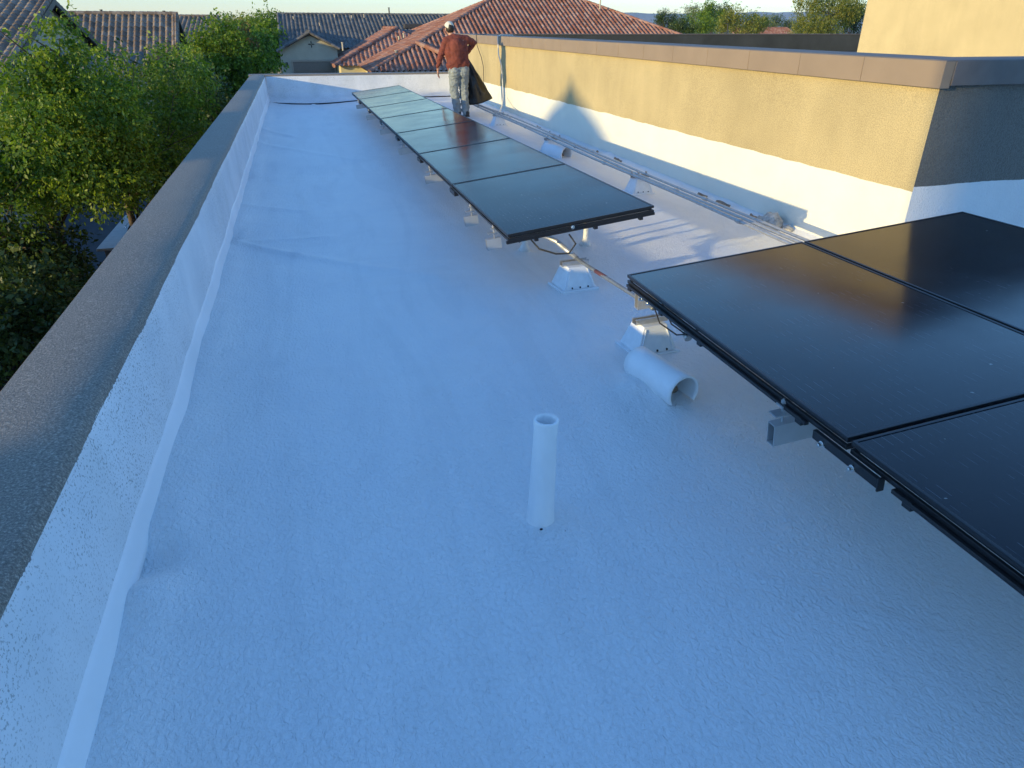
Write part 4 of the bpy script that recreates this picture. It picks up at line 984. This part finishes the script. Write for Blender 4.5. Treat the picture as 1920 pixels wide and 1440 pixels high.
limb(g, [nk + Vector((.03, 0, -.08)), hipc + Vector((0, 0, .1))], [.11, .11])
limb(g, [shL, elL, haL], [.052, .040, .027]); limb(g, [shR, elR, haR], [.052, .040, .027])
limb(g, [(2.85, PY + .01, 1.33), (3.1, PY + .01, 1.34)], [.07, .07])
for L in legs: limb(g, L, [.08, .055, .04])
def hand(g, w, d, side, curl):
    w = Vector(w); d = Vector(d).normalized(); s = Vector(side).normalized(); nrm = d.cross(s)
    palm = w + d * .045; g.ell(palm, (.022, .030, .045), nu=12, nv=8)
    for i in range(4):
        b = w + d * .082 + s * (i - 1.5) * .019; L = (.062, .072, .068, .052)[i]
        m1 = b + (d + nrm * curl * .5).normalized() * L * .55; e = m1 + (d + nrm * curl * 1.6).normalized() * L * .5
        limb(g, [b - d * .02, m1, e], [.0095, .0088, .0075], 8)
    b = w + d * .03 + s * .03; limb(g, [b - s * .01, b + (d * .6 + s).normalized() * .03, b + (d + s * .5).normalized() * .06], [.011, .010, .008], 8)
hand(g, haL, (-.03, .02, -1), (0.5, 1, 0), .5); hand(g, haR, (-.2, .6, -.6), (1, .3, 0), 1.2)
remesh('body', g, .007, skin, man, smooth_it=3)
g = MB()
limb(g, [(2.95, PY, .96), (2.955, PY - .01, 1.10), (2.96, PY - .015, 1.26)], [.150, .150, .150], 20)
limb(g, [(2.875, PY, 1.0), (2.84, PY, 1.16), (2.82, PY, 1.32)], [.105, .105, .075]); limb(g, [(3.08, PY, 1.0), (3.09, PY, 1.16), (3.11, PY + .01, 1.345)], [.11, .105, .078])
limb(g, [shL, (2.93, PY + .005, 1.375), shR], [.072, .085, .075]); limb(g, [shL, elL, haL + Vector((0, -.015, .055))], [.074, .056, .040]); limb(g, [shR, elR, haR + Vector((.01, -.04, .04))], [.076, .064, .045])
limb(g, [(2.88, PY, .93), (3.09, PY, .95)], [.125, .125])
remesh('shirt', g, .010, shirt, man, disp=.012, dsc=11, smooth_it=3)
g = MB()
limb(g, [(2.915, PY + .0, .84), (3.075, PY + .0, .85)], [.125, .125]); g.ell((2.92, PY - .06, .80), (.105, .10, .11)); g.ell((3.08, PY - .06, .80), (.105, .10, .11))
limb(g, [legs[0][0], legs[0][1], (2.955, PY - .02, .07)], [.122, .088, .070]); limb(g, [legs[1][0], legs[1][1], (3.11, PY - .055, .07)], [.122, .088, .070])
remesh('jeans', g, .009, jeans, man, disp=.016, dsc=13, smooth_it=2)
for fx, fy in ((2.97, -.01), (3.125, -.06)):
    g = MB(); g.ell((fx, PY + fy + .06, .045), (.048, .135, .045), nu=20, nv=12); g.ell((fx, PY + fy - .035, .055), (.042, .055, .055)); g.bx(fx - .045, fx + .045, PY + fy - .07, PY + fy + .17, 0.0, .022)
    remesh('shoe', g, .008, simple('shoe_leather', (.05, .04, .035), .7), man)
g = MB(); g.ell(hd + Vector((.006, -.02, .0)), (.081, .090, .095), nu=24, nv=16); remesh('hair', g, .008, hairm, man, disp=.006, dsc=60)
g = MB(); Rx = Matrix.Rotation(math.radians(18), 3, 'X') @ Matrix.Rotation(math.radians(16), 3, 'Y')
vs = []; fs = []; n = 28; m_ = 9
for j in range(m_):
    th = math.radians(4 + 88 * j / (m_ - 1))
    for k in range(n):
        a = 2 * math.pi * k / n; q = Vector((.090 * math.sin(th) * math.cos(a), .108 * math.sin(th) * math.sin(a), .100 * math.cos(th)))
        vs.append(hd + Rx @ q + Vector((-.004, .004, .022)))
hole = []
for j in range(m_ - 1):
    for k in range(n):
        a = 360 * (k + .5) / n
        if 245 < a < 295 and 4 <= j < 7: continue       # strap opening at the back of the head
        fs.append((j * n + k, (j + 1) * n + k, (j + 1) * n + (k + 1) % n, j * n + (k + 1) % n))
fs.append(tuple(range(n))); g.add(vs, fs)
co = g.build('cap', fabric, man, smooth=True); sm = co.modifiers.new('t', 'SOLIDIFY'); sm.thickness = .004
g = MB(); vs = []
for k in range(13):
    a = math.radians(30 + 120 * k / 12)
    for rr, zz in ((1.0, 0), (1.75, -.012)): vs.append(hd + Rx @ Vector((.09 * math.cos(a), .108 * math.sin(a) * (1 if rr == 1 else 1.6), zz)) + Vector((-.004, .004, .022)))
g.add(vs, [(2 * k, 2 * k + 1, 2 * k + 3, 2 * k + 2) for k in range(12)]); br = g.build('brim', fabric, co); br.modifiers.new('t', 'SOLIDIFY').thickness = .004

# black bag
t = empty('garbage_bag', (3.4, PY + .2, .2), 'black plastic garbage bag hanging from the walking man\'s right hand', 'bag')
g = MB(); n = 72; vs = []; fs = []
top = Vector((3.215, PY + .26, 1.06)); bl = Vector((3.195, PY + .16, .20)); brp = Vector((3.70, PY + .20, .315))
nj = 30
for j in range(nj + 1):
    s = j / nj
    L = top.lerp(bl, s); Rr = top.lerp(brp, s); c = (L + Rr) / 2; hw = (Rr - L) / 2
    wid = max(.018, 1.0); dep = .02 + .13 * math.sin(min(1, s * 1.15) * math.pi * .72) ** 1.2
    sag = -.035 * (s ** 3)
    for k in range(n):
        a = 2 * math.pi * k / n; pl = 1 + (.16 * math.sin(a * 9 + 2 * math.sin(s * 4)) + .08 * math.sin(a * 17)) * (1 - s) ** 1.0 * .9
        x = hw * math.cos(a) * (1.0 if s > .05 else 1) + Vector((.016 * math.cos(a), 0, 0)); y = Vector((0, dep * math.sin(a) * pl, 0))
        w2 = .012 * noise.noise(((c + x).x * 11, math.sin(a) * 2, s * 7))
        vs.append(c + x + y + Vector((w2 * .5, w2, w2 + sag * (1 - abs(math.cos(a)) * .6))))
for j in range(nj):
    for k in range(n): fs.append((j * n + k, j * n + (k + 1) % n, (j + 1) * n + (k + 1) % n, (j + 1) * n + k))
fs.append(tuple(range(n))); fs.append(tuple(nj * n + k for k in range(n - 1, -1, -1)))
g.add(vs, fs)
bagm = simple('black_plastic', (.006, .006, .007), .36, var=.1, bs=.7, bsc=14, bd=.02, spec=.5)
g.build('sack', bagm, t, smooth=True)
g = MB(); g.tube([top + Vector((0, 0, -.01)), top + Vector((-.005, .01, .03)), top + Vector((-.02, .02, .07))], [.022, .018, .03], 12); g.build('gathered_neck', bagm, t)

# ------------------------------------------------------------------ desert haze
g = MB(); g.bx(-8300, 8300, -8300, 8300, GZ - 1, 190)
hz = bpy.data.materials.new('haze'); hz.use_nodes = True; hn = hz.node_tree; hn.nodes.clear()
pv = hn.nodes.new('ShaderNodeVolumePrincipled'); pv.inputs['Color'].default_value = (.55, .78, 1, 1); pv.inputs['Density'].default_value = .00006; pv.inputs['Anisotropy'].default_value = .2
ho = hn.nodes.new('ShaderNodeOutputMaterial'); hn.links.new(pv.outputs[0], ho.inputs['Volume'])
tag(g.build('haze', hz), kind='stuff')

# ------------------------------------------------------------------ render
S.render.engine = 'CYCLES'
